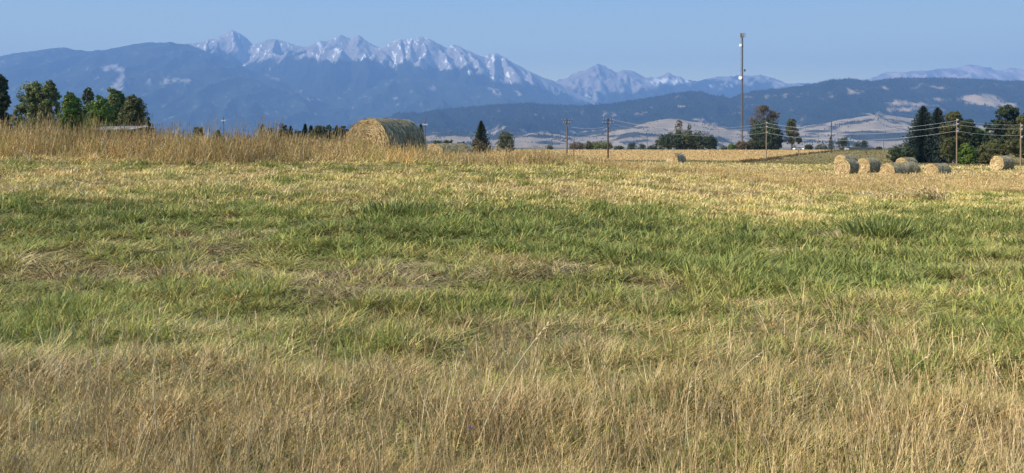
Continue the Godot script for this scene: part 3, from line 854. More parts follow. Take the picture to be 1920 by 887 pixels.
# arms: [height below the top, half length, colour]; insulators stand at the arm ends and the middle
func pole(label: String, px: float, top_row: float, d: float, thick: float, arms: Array, col: Color, turn := 0.0, face_arm := 0.0) -> Vector3:
	var at := along(px, d)
	var h := spot(px, top_row, d).y - at.y
	var o := thing("utility_pole", at, turn)
	tag(o, label, "utility pole")
	var g := Shape.new()
	g.tube([Vector3(0, -0.6, 0), Vector3(0, h * 0.5, 0), Vector3(0, h, 0)], [thick * 1.25, thick * 1.05, thick * 0.8], 8, col)
	put("post", g.mesh(), timber_mat, o)
	var used := {}
	for a in arms:
		g = Shape.new()
		g.box(Vector3(0, h - a[0], thick + 0.07), Vector3(a[1] * 2.0, 0.13, 0.11), a[2])
		put_part("crossarm", g.mesh(), timber_mat, o, used)
		for k in [-0.94, -0.45, 0.45, 0.94]:
			g = Shape.new()
			var x: float = a[1] * k
			g.tube([Vector3(x, h - a[0] + 0.065, thick + 0.07), Vector3(x, h - a[0] + 0.14, thick + 0.07), Vector3(x, h - a[0] + 0.18, thick + 0.07), Vector3(x, h - a[0] + 0.27, thick + 0.07)], [0.025, 0.03, 0.065, 0.04], 6, Color(0.6, 0.62, 0.62))
			put_part("insulator", g.mesh(), metal_mat, o, used)
		if a[1] > 0.7:
			g = Shape.new()
			for k in [-1.0, 1.0]:
				g.tube([Vector3(a[1] * 0.5 * k, h - a[0] - 0.06, thick + 0.05), Vector3(0, h - a[0] - 0.65, thick + 0.01)], [0.022, 0.022], 4, Color(0.35, 0.35, 0.35))
			put_part("brace", g.mesh(), metal_mat, o, used)
	return at + Vector3(0, h, 0)


func wire(label: String, a: Vector3, b: Vector3, sag: float, radius: float) -> void:
	var g := Shape.new()
	var pts: Array = []
	var rad: Array = []
	for i in 25:
		var t := i / 24.0
		pts.append(a.lerp(b, t) - Vector3(0, sag * 4.0 * t * (1.0 - t), 0) - a)
		rad.append(radius)
	g.tube(pts, rad, 5, Color(0.55, 0.56, 0.57))
	var o := put("power_line", g.mesh(), metal_mat)
	o.position = a
	tag(o, label, "power line", "wires strung along the field poles")


func build_utilities() -> void:
	timber_mat = paint(0.9, 0.0, 0.2)
	metal_mat = paint(0.65, 0.0, 0.3)
	var grey := Color(0.15, 0.125, 0.10)
	var brown := Color(0.10, 0.07, 0.05)
	var tan := Color(0.25, 0.19, 0.135)
	var pale := Color(0.75, 0.75, 0.74)
	pole("pole with pale arms rising over the tall grass at left", 419, 219, 200.0, 0.13, [[1.0, 0.55, pale]], grey)
	pole("pole with pale arm just behind the large hay bale", 797, 222, 190.0, 0.12, [[1.5, 0.6, pale]], grey)
	var a := pole("left one of the two double armed poles before the golden field", 1063, 224, 172.0, 0.15, [[0.15, 1.15, grey], [0.75, 0.8, grey]], grey)
	var b := pole("dark pole with crossarms from which the wires run right", 1140, 222, 166.0, 0.16, [[0.35, 1.0, brown], [1.05, 1.15, brown]], brown)
	var c := pole("slim bare pole standing before the tall cottonwood", 1437, 227, 160.0, 0.10, [[0.5, 0.25, tan], [1.3, 0.25, tan], [2.4, 0.25, tan]], tan, 0.6)
	var e := pole("tall pale wire pole in front of the grove on the right", 1794, 222, 128.0, 0.095, [[0.4, 0.22, tan], [1.05, 0.22, tan], [2.2, 0.22, tan]], tan, 0.6)
	var f := pole("brown pole before the pine at the right edge", 1914, 230, 126.0, 0.11, [[0.6, 0.22, tan], [1.2, 0.22, tan], [2.4, 0.22, tan]], tan, 0.6)
	pole("thin dark armless pole before the hazy farm trees", 1559, 228, 250.0, 0.14, [], Color(0.06, 0.055, 0.05))
	pole("short brown post between the two double armed poles", 1076, 263, 168.0, 0.10, [], Color(0.14, 0.085, 0.06))
	pole("far hazy pole left of the thin dark pole", 1535, 249, 520.0, 0.15, [[0.4, 1.1, grey], [1.6, 0.9, grey]], grey)
	pole("far hazy bare pole right of the small round bush", 1657, 255, 500.0, 0.15, [], grey)
	pole("far pole seen between the two pines of the grove", 1825, 226, 260.0, 0.14, [[0.9, 0.4, grey]], grey)
	pole("tiny far pole left of the big dark green clump", 1214, 256, 520.0, 0.15, [], grey)
	pole("tiny far pole between the big clump and the mast", 1343, 257, 560.0, 0.15, [], grey)
	var drop := [0.4, 1.15, 2.35]
	var which := ["top", "middle", "lowest"]
	for k in 3:
		var from := b + Vector3(0.9 - 0.5 * k, -[0.2, 0.25, 0.9][k], 0.2)
		wire("%s wire from the dark armed pole to the pole before the cottonwood" % which[k], from, c - Vector3(0, drop[k], 0), [1.6, 1.4, 1.5][k], 0.014)
		wire("%s wire from the cottonwood pole to the tall pole at the grove" % which[k], c - Vector3(0, drop[k], 0), e - Vector3(0, drop[k] * 0.85, 0), 1.5, 0.014)
		wire("%s wire from the tall grove pole to the pole at the right edge" % which[k], e - Vector3(0, drop[k] * 0.85, 0), f - Vector3(0, drop[k] * 0.85, 0), 0.25, 0.014)
		wire("%s wire leaving the photo at the right edge" % which[k], f - Vector3(0, drop[k] * 0.85, 0), f + Vector3(22.0, -drop[k] * 0.85 - 0.3, 2.0), 0.4, 0.014)
	wire("wire slung low between the two armed poles left of the clump", a - Vector3(-0.9, 1.6, 0), b - Vector3(0.8, 1.8, 0), 0.35, 0.012)
	build_mast()
	build_barn()
	build_shelter()
	car("small white car parked left of two beside the upright tree", 1495, 392.0, 0.35)
	car("small white car parked right of two near the dark bush", 1506, 396.0, 2.6)
	posts()


func build_mast() -> void:
	var d := 400.0
	var at := along(1391.5, d)
	var h := spot(1391.5, 64, d).y - at.y
	var o := thing("lattice_mast", at, 0.5)
	tag(o, "tall thin lattice radio mast rising above the mountains on the right", "radio mast")
	var used := {}
	var rad := 0.58
	var steel := Color(0.16, 0.155, 0.155)
	var feet: Array = []
	for k in 3:
		var a := TAU * k / 3.0
		feet.append(Vector3(cos(a), 0, sin(a)) * rad)
		var g := Shape.new()
		g.tube([feet[k] - Vector3(0, 0.5, 0), feet[k] + Vector3(0, h, 0)], [0.09, 0.08], 6, steel)
		put_part("leg", g.mesh(), metal_mat, o, used)
	var lace := Shape.new()
	var bays := int(h / 1.25)
	for i in bays:
		var y0 := h * i / bays
		var y1 := h * (i + 1) / bays
		for k in 3:
			var p: Vector3 = feet[k]
			var q: Vector3 = feet[(k + 1) % 3]
			lace.tube([p + Vector3(0, y0, 0), q + Vector3(0, y1, 0)], [0.045, 0.045], 4, steel, false)
			lace.tube([p + Vector3(0, y1, 0), q + Vector3(0, y1, 0)], [0.04, 0.04], 4, steel, false)
	tag(put_part("lattice_bracing", lace.mesh(), metal_mat, o, used), "", "", "", "stuff")
	var cable := Shape.new()
	cable.tube([Vector3(0.12, 0, 0.1), Vector3(0.12, h - 2.0, 0.1)], [0.26, 0.26], 6, Color(0.045, 0.04, 0.04))
	put_part("feed_cable", cable.mesh(), metal_mat, o, used)
	var rung := Shape.new()
	for k in 3:
		var a := TAU * (k + 0.5) / 3.0
		var b := TAU * (k + 1.5) / 3.0
		for y in [h - 1.3, h + 0.2]:
			rung.tube([Vector3(cos(a), 0, sin(a)) * 1.55 + Vector3(0, y, 0), Vector3(cos(b), 0, sin(b)) * 1.55 + Vector3(0, y, 0)], [0.06, 0.06], 4, steel)
			rung.tube([Vector3(0, y, 0), Vector3(cos(a), 0, sin(a)) * 1.55 + Vector3(0, y, 0)], [0.05, 0.05], 4, steel)
	put_part("antenna_frame", rung.mesh(), metal_mat, o, used)
	for k in 9:
		var side := k / 3
		var a := TAU * (side + 0.5) / 3.0
		var b := TAU * (side + 1.5) / 3.0
		var p := Vector3(cos(a), 0, sin(a)).lerp(Vector3(cos(b), 0, sin(b)), 0.1 + 0.4 * (k % 3)) * 1.65
		var g := Shape.new()
		g.box(Vector3(p.x, h - 0.55, p.z), Vector3(0.34, 2.1, 0.2), Color(0.33, 0.33, 0.35), Basis(Vector3.UP, -(a + b) / 2.0 + PI / 2.0))
		put_part("antenna", g.mesh(), metal_mat, o, used)
	var dishes := [[85.0, -0.9, 0.75, 0.9], [132.0, 1.0, 0.7, 0.35], [146.0, -0.95, 0.95, 0.9], [158.0, 0.95, 0.35, 0.5]]
	for s in dishes:
		var g := Shape.new()
		var y: float = spot(1391.5, s[0], d).y - at.y
		var mid := Vector3(s[1], y, 0.35).rotated(Vector3.UP, -0.5)
		var ax: Vector3 = Vector3(signf(s[1]) * 0.45, 0, 0.9).rotated(Vector3.UP, -0.5).normalized()
		g.tube([mid - ax * 0.3, mid - ax * 0.05, mid + ax * 0.25, mid + ax * 0.32], [s[2] * 0.2, s[2] * 0.75, s[2], s[2] * 0.97], 14, Color(0.78, 0.79, 0.80) * Color(s[3], s[3], s[3]))
		put_part("dish", g.mesh(), metal_mat, o, used)


func build_barn() -> void:
	var d := 420.0
	var at := along(1611, d)
	var base := spot(1611, 284.5, d).y
	at.y = base
	var w := 49.0 / FOCAL * d
	var o := thing("barn", at, 0.06)
	tag(o, "long low grey blue metal barn among hazy trees", "barn")
	var wall := Shape.new()
	wall.box(Vector3(0, 0.7, 0), Vector3(w, 2.4, 6.0), Color(0.30, 0.33, 0.38))
	put("wall", wall.mesh(), metal_mat, o)
	var roof := Shape.new()
	for k in [1.0, -1.0]:
		roof.quad(Vector3(-w / 2 - 0.3, 1.88, 3.3 * k), Vector3(w / 2 + 0.3, 1.88, 3.3 * k), Vector3(w / 2 + 0.3, 2.55, 0), Vector3(-w / 2 - 0.3, 2.55, 0), Color(0.075, 0.075, 0.085))
		roof.quad(Vector3(-w / 2 - 0.3, 2.0, 3.34 * k), Vector3(w / 2 + 0.3, 2.0, 3.34 * k), Vector3(w / 2 + 0.3, 1.8, 3.34 * k), Vector3(-w / 2 - 0.3, 1.8, 3.34 * k), Color(0.075, 0.075, 0.085))
		roof.tri(Vector3((w / 2) * k, 1.9, -3.0), Vector3((w / 2) * k, 1.9, 3.0), Vector3((w / 2) * k, 2.5, 0), Color(0.30, 0.33, 0.38))
	put("roof", roof.mesh(), metal_mat, o)
	var door := Shape.new()
	door.box(Vector3(w * 0.22, 0.55, 3.03), Vector3(2.4, 2.0, 0.05), Color(0.22, 0.24, 0.28))
	put("door", door.mesh(), metal_mat, o)


# only the pale sheet roof of this one shows above the tall grass
func build_shelter() -> void:
	var d := 46.0
	var at := along(203, d)
	var o := thing("shelter_roof", at, 0.12)
	tag(o, "pale corrugated sheet roof showing just above the tall grass at left", "shed")
	var eave := spot(203, 243, d).y - at.y
	var used := {}
	for k in 8:
		var g := Shape.new()
		var x0 := -1.25 + k * 0.32
		for j in 8:
			var u0 := j / 8.0
			var u1 := (j + 1) / 8.0
			var y0 := sin(u0 * TAU * 2.0) * 0.018
			var y1 := sin(u1 * TAU * 2.0) * 0.018
			g.quad(Vector3(x0 + u0 * 0.325, eave + y0 - 0.02 + k * 0.006, 0.0), Vector3(x0 + u1 * 0.325, eave + y1 - 0.02 + k * 0.006, 0.0), Vector3(x0 + u1 * 0.325 + 0.25, eave + 0.22 + y1 + k * 0.006, -2.2), Vector3(x0 + u0 * 0.325 + 0.25, eave + 0.22 + y0 + k * 0.006, -2.2), Color(0.40, 0.32, 0.28) if k % 3 != 1 else Color(0.50, 0.43, 0.38))
		put_part("roof_sheet", g.mesh(), metal_mat, o, used)
	for x in [-1.1, 1.1]:
		for z in [-0.15, -2.05]:
			var g := Shape.new()
			var y := eave - 0.05 + (0.30 if z < -1.0 else 0.0)
			g.box(Vector3(x + (0.2 if z < -1.0 else 0.0), y / 2.0 - 0.1, z), Vector3(0.1, y + 0.1, 0.1), Color(0.2, 0.16, 0.12))
			put_part("post", g.mesh(), timber_mat, o, used)


func car(label: String, px: float, d: float, turn: float) -> void:
	var at := along(px, d)
	at.y = spot(px, 281.5, d).y
	var o := thing("parked_car", at, turn)
	tag(o, label, "car", "white vehicles parked by the trees")
	var outline := [Vector2(-2.1, 0.35), Vector2(-2.15, 0.75), Vector2(-1.95, 0.95), Vector2(-1.1, 1.02), Vector2(-0.55, 1.5), Vector2(1.2, 1.52), Vector2(1.85, 1.05), Vector2(2.1, 0.95), Vector2(2.1, 0.4)]
	var g := Shape.new()
	for i in outline.size():
		var p: Vector2 = outline[i]
		var q: Vector2 = outline[(i + 1) % outline.size()]
		var wp := 0.85 if p.y < 1.2 else 0.70
		var wq := 0.85 if q.y < 1.2 else 0.70
		g.quad(Vector3(p.x, p.y, -wp), Vector3(q.x, q.y, -wq), Vector3(q.x, q.y, wq), Vector3(p.x, p.y, wp), Color(0.8, 0.8, 0.8))
		for k in [1.0, -1.0]:
			g.tri(Vector3(0, 0.7, 0.88 * k), Vector3(p.x, p.y, wp * k), Vector3(q.x, q.y, wq * k), Color(0.8, 0.8, 0.8))
	put("body", g.mesh(), metal_mat, o)
	var used := {}
	for k in [1.0, -1.0]:
		g = Shape.new()
		g.quad(Vector3(-0.95, 1.05, 0.86 * k), Vector3(1.6, 1.07, 0.86 * k), Vector3(1.1, 1.44, 0.765 * k), Vector3(-0.5, 1.43, 0.765 * k), Color(0.03, 0.035, 0.04))
		put_part("window", g.mesh(), metal_mat, o, used)
	g = Shape.new()
	g.quad(Vector3(-1.08, 1.06, -0.75), Vector3(-1.08, 1.06, 0.75), Vector3(-0.6, 1.47, 0.66), Vector3(-0.6, 1.47, -0.66), Color(0.03, 0.035, 0.04))
	put_part("windscreen", g.mesh(), metal_mat, o, used)
	for x in [-1.35, 1.3]:
		for k in [1.0, -1.0]:
			g = Shape.new()
			g.tube([Vector3(x, 0.32, 0.68 * k), Vector3(x, 0.32, 0.9 * k)], [0.33, 0.33], 12, Color(0.03, 0.03, 0.03))
			put_part("wheel", g.mesh(), timber_mat, o, used)


# small fence posts along the near edge of the golden field
func posts() -> void:
	var words := ["leftmost low fence post along the dark field edge right of the cottonwood pole", "middle low fence post on the dark bank left of the bales", "low fence post by the barn end of the golden field"]
	var spots := [[1497.0, 216.0], [1622.0, 250.0], [1560.0, 232.0]]
	for i in 3:
		var o := Shape.new()
		var at := along(spots[i][0], spots[i][1])
		o.tube([Vector3(0, -0.3, 0), Vector3(0.02, 0.7, 0), Vector3(0.03, 1.35, 0)], [0.09, 0.085, 0.075], 7, Color(0.1, 0.08, 0.06))
		var m := put("fence_post", o.mesh(), timber_mat)
		m.position = at
		tag(m, words[i], "fence post", "low posts on the far field edge")

# ------------------------------------------------------------------ single plants in the near field

func clump(called: String, label: String, px: float, row: float, size: float, tall: float, n: int, lean: float, cols: Array, mat: Material, s: int, sway := Vector2.ZERO, heads := 0.0, flat := 0.0) -> void:
	# march out along that line of sight until it meets the ground
	var d := 3.0
	while d < 120.0 and row_of((px - 960.0) / FOCAL * d, -d) > row: d += 0.05
	var at := along(px, d)
	var r := seeded(s)
	var g := Shape.new()
	var w := maxf(0.0035, d * 0.00062)
	for i in n:
		var a := r.randf() * TAU
		var q := sqrt(r.randf()) * size
		var p := Vector3(cos(a) * q, -0.03, sin(a) * q)
		p.y += ground(at.x + p.x, at.z + p.z) - at.y
		var dirn := (Vector3(cos(a), 0, sin(a)) * q / size + Vector3(r.randfn(), 0, r.randfn()) * 0.5 + Vector3(sway.x, 0, sway.y)) * lean
		var h := tall * r.randf_range(0.45, 1.0)
		if r.randf() < flat:
			h *= 0.35
			dirn *= 2.6
		var face := r.randf() * TAU
		var side := Vector3(cos(face), 0, sin(face)) * w * r.randf_range(0.7, 1.6)
		var c: Color = cols[r.randi() % cols.size()] * r.randf_range(0.75, 1.3)
		c.a = 1.0
		var bits := 5
		var last := p
		for k in bits:
			var t := float(k + 1) / bits
			var now := p + Vector3.UP * h * (t - 0.28 * t * t * minf(dirn.length() * 2.0, 1.6)) + dirn * tall * t * t
			var nw := 1.0 - 0.8 * t * t
			var ow := 1.0 - 0.8 * pow(t - 1.0 / bits, 2.0)
			g.quad(last - side * ow, last + side * ow, now + side * nw, now - side * nw, c)
			last = now
		if heads > 0.0 and r.randf() < heads:
			var up := (Vector3.UP * 0.7 + dirn).normalized() * tall * 0.16
			for k in 2:
				var sd := Vector3(cos(face + k * 1.57), 0, sin(face + k * 1.57)) * w * 2.0
				g.quad(last, last + up * 0.4 + sd, last + up, last + up * 0.4 - sd, c)
	var o := put(called, g.mesh(), mat)
	o.position = at
	tag(o, label, "grass clump" if called != "straw_heap" else "straw heap")


func stalk(label: String, root: Vector2, tip: Vector2, d: float, head: float, s: int) -> void:
	while d < 30.0 and row_of((root.x - 960.0) / FOCAL * d, -d) > root.y: d += 0.02
	var a := along(root.x, d)
	var b := spot(tip.x, tip.y, d + 0.15) - a
	var o := thing("grass_stalk", a)
	tag(o, label, "grass stalk", "single tall dry stalks in the foreground")
	var r := seeded(s)
	var g := Shape.new()
	var pts: Array = []
	var rad: Array = []
	for i in 9:
		var t := i / 8.0
		pts.append(b * t + Vector3(-b.y, b.x * 0.3, 0.0) * 0.06 * sin(t * PI) + Vector3(0, 0, 0.1 * t * t))
		rad.append(lerpf(0.0030, 0.0016, t))
	g.tube(pts, rad, 5, Color(0.74, 0.62, 0.38))
	put("stem", g.mesh(), straw_mat, o)
	g = Shape.new()
	var end: Vector3 = pts[8]
	var up: Vector3 = (pts[8] - pts[6]).normalized()
	for i in int(head * 150.0):
		var t := r.randf()
		var at := end - up * head * t
		var out := (Vector3(r.randfn(), r.randfn(), r.randfn()).normalized() + up * 1.6).normalized()
		var sd := out.cross(Vector3(r.randfn(), r.randfn(), r.randfn())).normalized() * 0.004
		g.tri(at - sd, at + out * r.randf_range(0.012, 0.03), at + sd, Color(0.70, 0.56, 0.33) * r.randf_range(0.8, 1.15))
	put("seed_head", g.mesh(), straw_mat, o)


func clover(label: String, px: float, row: float, d: float, s: int) -> void:
	var top := spot(px, row, d)
	var y := ground(top.x, top.z)
	var o := thing("clover_flower", Vector3(top.x, y, top.z))
	tag(o, label, "clover", "clover flowers in the foreground grass")
	var h := top.y - y
	var r := seeded(s)
	var g := Shape.new()
	g.tube([Vector3(0.02, 0, 0), Vector3(0.01, h * 0.5, 0.0), Vector3(0, h, 0)], [0.003, 0.003, 0.0025], 5, Color(0.12, 0.16, 0.05))
	put("stem", g.mesh(), straw_mat, o)
	g = Shape.new()
	for i in 60:
		var v := Vector3(r.randfn(), r.randfn(), r.randfn()).normalized()
		var sd := v.cross(Vector3(0.3, 1, 0.2)).normalized() * 0.0035
		var at := Vector3(0, h, 0) + v * 0.005
		g.tri(at - sd, at + v * 0.009 + Vector3(0, 0.003, 0), at + sd, Color(0.30, 0.19, 0.27) * r.randf_range(0.8, 1.3))
	put("flower_head", g.mesh(), straw_mat, o)


func build_plants() -> void:
	var lm := paint(0.5, 0.45, 0.35)
	var dark := [Color(0.12, 0.14, 0.04), Color(0.17, 0.19, 0.05), Color(0.08, 0.10, 0.035)]
	var lush := [Color(0.26, 0.29, 0.07), Color(0.19, 0.23, 0.06), Color(0.38, 0.37, 0.13)]
	var straws := [Color(0.66, 0.52, 0.30), Color(0.52, 0.38, 0.19), Color(0.74, 0.62, 0.42)]
	var browns := [Color(0.46, 0.33, 0.17), Color(0.58, 0.43, 0.22), Color(0.34, 0.25, 0.13)]
	clump("grass_clump", "dark green grass clump left of centre with deep shade at its foot", 750, 399, 0.7, 0.34, 520, 0.42, dark + dark + lush, lm, 1)
	clump("grass_clump", "smaller dark green clump right of the shaded one", 840, 394, 0.5, 0.2, 240, 0.4, dark + lush, lm, 2)
	clump("grass_clump", "large lush green clump at right beside fallen pale straw", 1650, 448, 0.6, 0.5, 800, 0.34, lush + dark, lm, 3)
	clump("straw_heap", "pale bent straw lying at the left of the lush green clump", 1585, 448, 0.42, 0.24, 420, 0.75, straws, straw_mat, 4, Vector2(-0.3, 0.0), 0.0, 0.5)
	clump("grass_clump", "brown dry clump leaning left, under the overlapping bales", 1652, 374, 0.8, 0.34, 260, 0.32, browns + straws + straws, straw_mat, 5, Vector2(-0.3, 0.1), 0.3)
	clump("grass_clump", "brown stemmed clump fanning to the left, right of the other brown clump", 1745, 374, 0.45, 0.55, 170, 0.5, browns + straws, straw_mat, 6, Vector2(-0.9, 0.0), 0.4)
	clump("straw_heap", "tangle of dead stems on the shaded bank at the left edge", 75, 358, 0.9, 0.28, 380, 0.6, browns + straws, straw_mat, 7, Vector2(-0.4, 0.2), 0.0, 0.4)
	clump("straw_heap", "thin scatter of pale straw on the upper left field", 205, 334, 0.6, 0.10, 120, 1.1, straws, straw_mat, 8, Vector2.ZERO, 0.0, 0.8)
	clump("straw_heap", "pale bleached straw patch in the upper middle left field", 602, 358, 0.55, 0.14, 240, 0.9, straws, straw_mat, 9, Vector2.ZERO, 0.0, 0.6)
	clump("straw_heap", "brown matted straw right of centre in the upper field", 1045, 357, 0.8, 0.14, 300, 0.9, browns + straws, straw_mat, 10, Vector2.ZERO, 0.0, 0.6)
	clump("grass_clump", "green weed clump among the tall grass before the golden field", 1035, 296, 0.55, 0.62, 200, 0.3, lush + straws, lm, 11, Vector2.ZERO, 0.3)
	clump("grass_clump", "dark green tuft in the dry foreground right of centre", 1205, 792, 0.17, 0.24, 160, 0.35, lush, lm, 12)
	clump("grass_clump", "green tuft in the dry foreground at right", 1705, 720, 0.18, 0.22, 150, 0.35, lush, lm, 13)
	clump("grass_clump", "dark green tuft at the bottom left edge of the field", 560, 884, 0.2, 0.2, 150, 0.4, dark, lm, 14)
	clump("grass_clump", "spreading green tuft in the middle of the field right of centre", 1045, 484, 0.35, 0.26, 220, 0.4, lush, lm, 15)
	stalk("longest pale stalk, leaning right across the foreground centre", Vector2(886, 860), Vector2(1028, 596), 3.6, 0.14, 1)
	stalk("slender upright stalk left of the longest leaning one", Vector2(832, 840), Vector2(868, 660), 3.6, 0.12, 2)
	stalk("thin pale stalk leaning right near the bottom left", Vector2(236, 870), Vector2(330, 730), 3.6, 0.08, 3)
	stalk("pale stalk rising at the lower left above the short grass", Vector2(300, 870), Vector2(318, 560), 3.6, 0.1, 4)
	stalk("pale stalk leaning right in the lower right foreground", Vector2(1350, 745), Vector2(1424, 650), 4.4, 0.08, 5)
	stalk("pale stalk leaning right near the bottom right tuft", Vector2(1680, 740), Vector2(1736, 652), 4.4, 0.08, 6)
	stalk("upright pale stalk at the lower right corner region", Vector2(1300, 880), Vector2(1290, 694), 3.6, 0.1, 7)
	clover("purple clover flower in the dry grass near the bottom centre", 882, 803, 4.05, 1)
	clover("pinkish clover flower at the bottom left corner", 28, 862, 3.75, 2)

# ------------------------------------------------------------------ trees and shrubs

var bark_mat: StandardMaterial3D
var leaf_mats: StandardMaterial3D


func leaf_quad(g: Shape, at: Vector3, out: Vector3, size: float, r: RandomNumberGenerator, col: Color) -> void:
	var up := (out + Vector3(r.randf_range(-1, 1), r.randf_range(-1, 1), r.randf_range(-1, 1)) * 0.8).normalized()
	var s := up.cross(Vector3(r.randf_range(-1, 1), r.randf_range(-1, 1), r.randf_range(-1, 1))).normalized() * size * r.randf_range(0.6, 1.3)
	var u := up.cross(s).normalized() * size * r.randf_range(0.5, 1.1)
	g.tri(at - s, at + u, at + s, col)
	g.tri(at - s * 0.7 - u * 0.2, at - u, at + s * 0.8 - u * 0.1, col)


# crown: list of [x, y, z, rx, ry, rz] in units of the tree's height; foliage hangs in clumps through those lobes
func leafy_crown(s: int, h: float, lobes: Array, clumps: int, per: int, leaf: float, cols: Array, gaps := 0.0) -> ArrayMesh:
	var r := seeded(s)
	var g := Shape.new()
	for k in int(clumps * 1.7):
		var l: Array = lobes[r.randi() % lobes.size()]
		var dv := Vector3(r.randfn(), r.randfn(), r.randfn()).normalized()
		if dv.y < -0.5 and r.randf() < 0.5: dv.y = -dv.y
		var q := pow(r.randf(), 0.45)
		var mid := Vector3(l[0] + dv.x * l[3] * q, l[1] + dv.y * l[4] * q, l[2] + dv.z * l[5] * q) * h
		if r.randf() < gaps: continue
		var size := h * minf(l[3], l[4]) * r.randf_range(0.15, 0.34)
		var col: Color = cols[r.randi() % cols.size()]
		col = col * r.randf_range(0.75, 1.25)
		for i in int(per * 1.15):
			var o := Vector3(r.randfn(), r.randfn() * 0.8, r.randfn()).normalized() * pow(r.randf(), 0.5) * size
			var c := col * r.randf_range(0.85, 1.15)
			c.a = 1.0
			leaf_quad(g, mid + o, (o + dv * size * 0.5).normalized(), leaf * h * 0.62, r, c)
	return g.mesh()


func limbs(s: int, h: float, girth: float, top: float, lobes: Array, count: int, col: Color) -> ArrayMesh:
	var r := seeded(s + 500)
	var g := Shape.new()
	var sway := Vector3(r.randf_range(-0.02, 0.02), 0, r.randf_range(-0.02, 0.02)) * h
	g.tube([Vector3(0, -0.3, 0), Vector3(0, h * 0.04, 0), sway + Vector3(0, h * top * 0.5, 0), sway * 1.5 + Vector3(0, h * top, 0)], [girth * 1.35, girth, girth * 0.75, girth * 0.25], 7, col)
	for k in count:
		var l: Array = lobes[k % lobes.size()]
		var tip := Vector3(l[0] + r.randf_range(-0.5, 0.5) * l[3], l[1] + r.randf_range(-0.3, 0.5) * l[4], l[2] + r.randf_range(-0.5, 0.5) * l[5]) * h
		var y := h * clampf(l[1] * r.randf_range(0.25, 0.6), 0.06, top * 0.9)
		var a := sway * (y / (h * top)) + Vector3(0, y, 0)
		var m := a.lerp(tip, 0.5) + Vector3(0, h * 0.03, 0)
		g.tube([a, m, tip], [girth * 0.45, girth * 0.3, girth * 0.08], 5, col)
	return g.mesh()


# whorls of drooping boughs hung with needles; `wide` is the half width over the height
func needle_crown(s: int, h: float, wide: float, tiers: int, boughs: int, leaf: float, cols: Array, from := 0.06, taper := 0.9, droop := 0.25, ragged := 0.25) -> ArrayMesh:
	var r := seeded(s)
	var g := Shape.new()
	for t in tiers:
		var u := float(t) / (tiers - 1)
		var y := lerpf(from, 0.985, u) * h
		var reach := wide * h * (pow(1.0 - u, taper) * (0.92 + 0.08 * sin(t * 2.4)) + 0.025) * minf(1.0, 0.72 + u * 3.0)
		for b in boughs:
			var a := TAU * (b + r.randf() * 0.8) / boughs + t * 1.3
			var long := reach * r.randf_range(1.0 - ragged * 1.6, 1.0 + ragged * 0.5)
			var dirn := Vector3(cos(a), 0, sin(a))
			var col: Color = cols[r.randi() % cols.size()]
			col = col * r.randf_range(0.75, 1.25)
			var bits := maxi(2, int(long / (leaf * h) * 0.75))
			for i in bits:
				var q := (i + r.randf()) / bits
				var at := Vector3(0, y, 0) + dirn * long * q - Vector3(0, droop * long * q * q - 0.05 * long * q, 0)
				var c := col * r.randf_range(0.85, 1.2)
				c.a = 1.0
				var across := dirn.cross(Vector3.UP) * leaf * h * r.randf_range(0.45, 0.85) * (1.15 - 0.6 * q)
				var ahead := dirn * leaf * h * r.randf_range(0.7, 1.2)
				var sag := Vector3(0, -leaf * h * r.randf_range(0.3, 1.0), 0)
				g.tri(at - across + sag * 0.6, at + ahead + sag * 0.25, at + across * 0.2, c)
				g.tri(at + across + sag * 0.6, at - ahead * 0.2, at + ahead * 0.9 + sag * 0.2, c)
				g.tri(at - ahead * 0.5 + sag, at + ahead * 0.6 + sag * 0.9, at, c)
	# the leader
	g.tri(Vector3(-leaf * h * 0.25, h * 0.95, 0), Vector3(0, h * 1.01, 0), Vector3(leaf * h * 0.25, h * 0.95, 0), cols[0])
	g.tri(Vector3(0, h * 0.95, -leaf * h * 0.25), Vector3(0, h * 1.01, 0), Vector3(0, h * 0.95, leaf * h * 0.25), cols[0])
	return g.mesh()


const G_SUN := [Color(0.17, 0.195, 0.065), Color(0.20, 0.215, 0.08), Color(0.115, 0.145, 0.05)]
const G_BRIGHT := [Color(0.128, 0.195, 0.033), Color(0.165, 0.217, 0.042), Color(0.098, 0.165, 0.030)]
const G_GREY := [Color(0.112, 0.135, 0.083), Color(0.143, 0.158, 0.105), Color(0.090, 0.105, 0.063)]
const G_DARK := [Color(0.050, 0.072, 0.034), Color(0.068, 0.088, 0.041), Color(0.041, 0.058, 0.030)]
const G_BLUE := [Color(0.049, 0.070, 0.057), Color(0.068, 0.089, 0.076), Color(0.035, 0.054, 0.043)]
const G_BROWN := [Color(0.150, 0.119, 0.062), Color(0.175, 0.125, 0.075), Color(0.112, 0.100, 0.050)]
const G_OLIVE := [Color(0.105, 0.112, 0.039), Color(0.133, 0.126, 0.049), Color(0.084, 0.091, 0.034)]
const BARK := Color(0.16, 0.13, 0.10)
const BARK_PALE := Color(0.34, 0.30, 0.25)


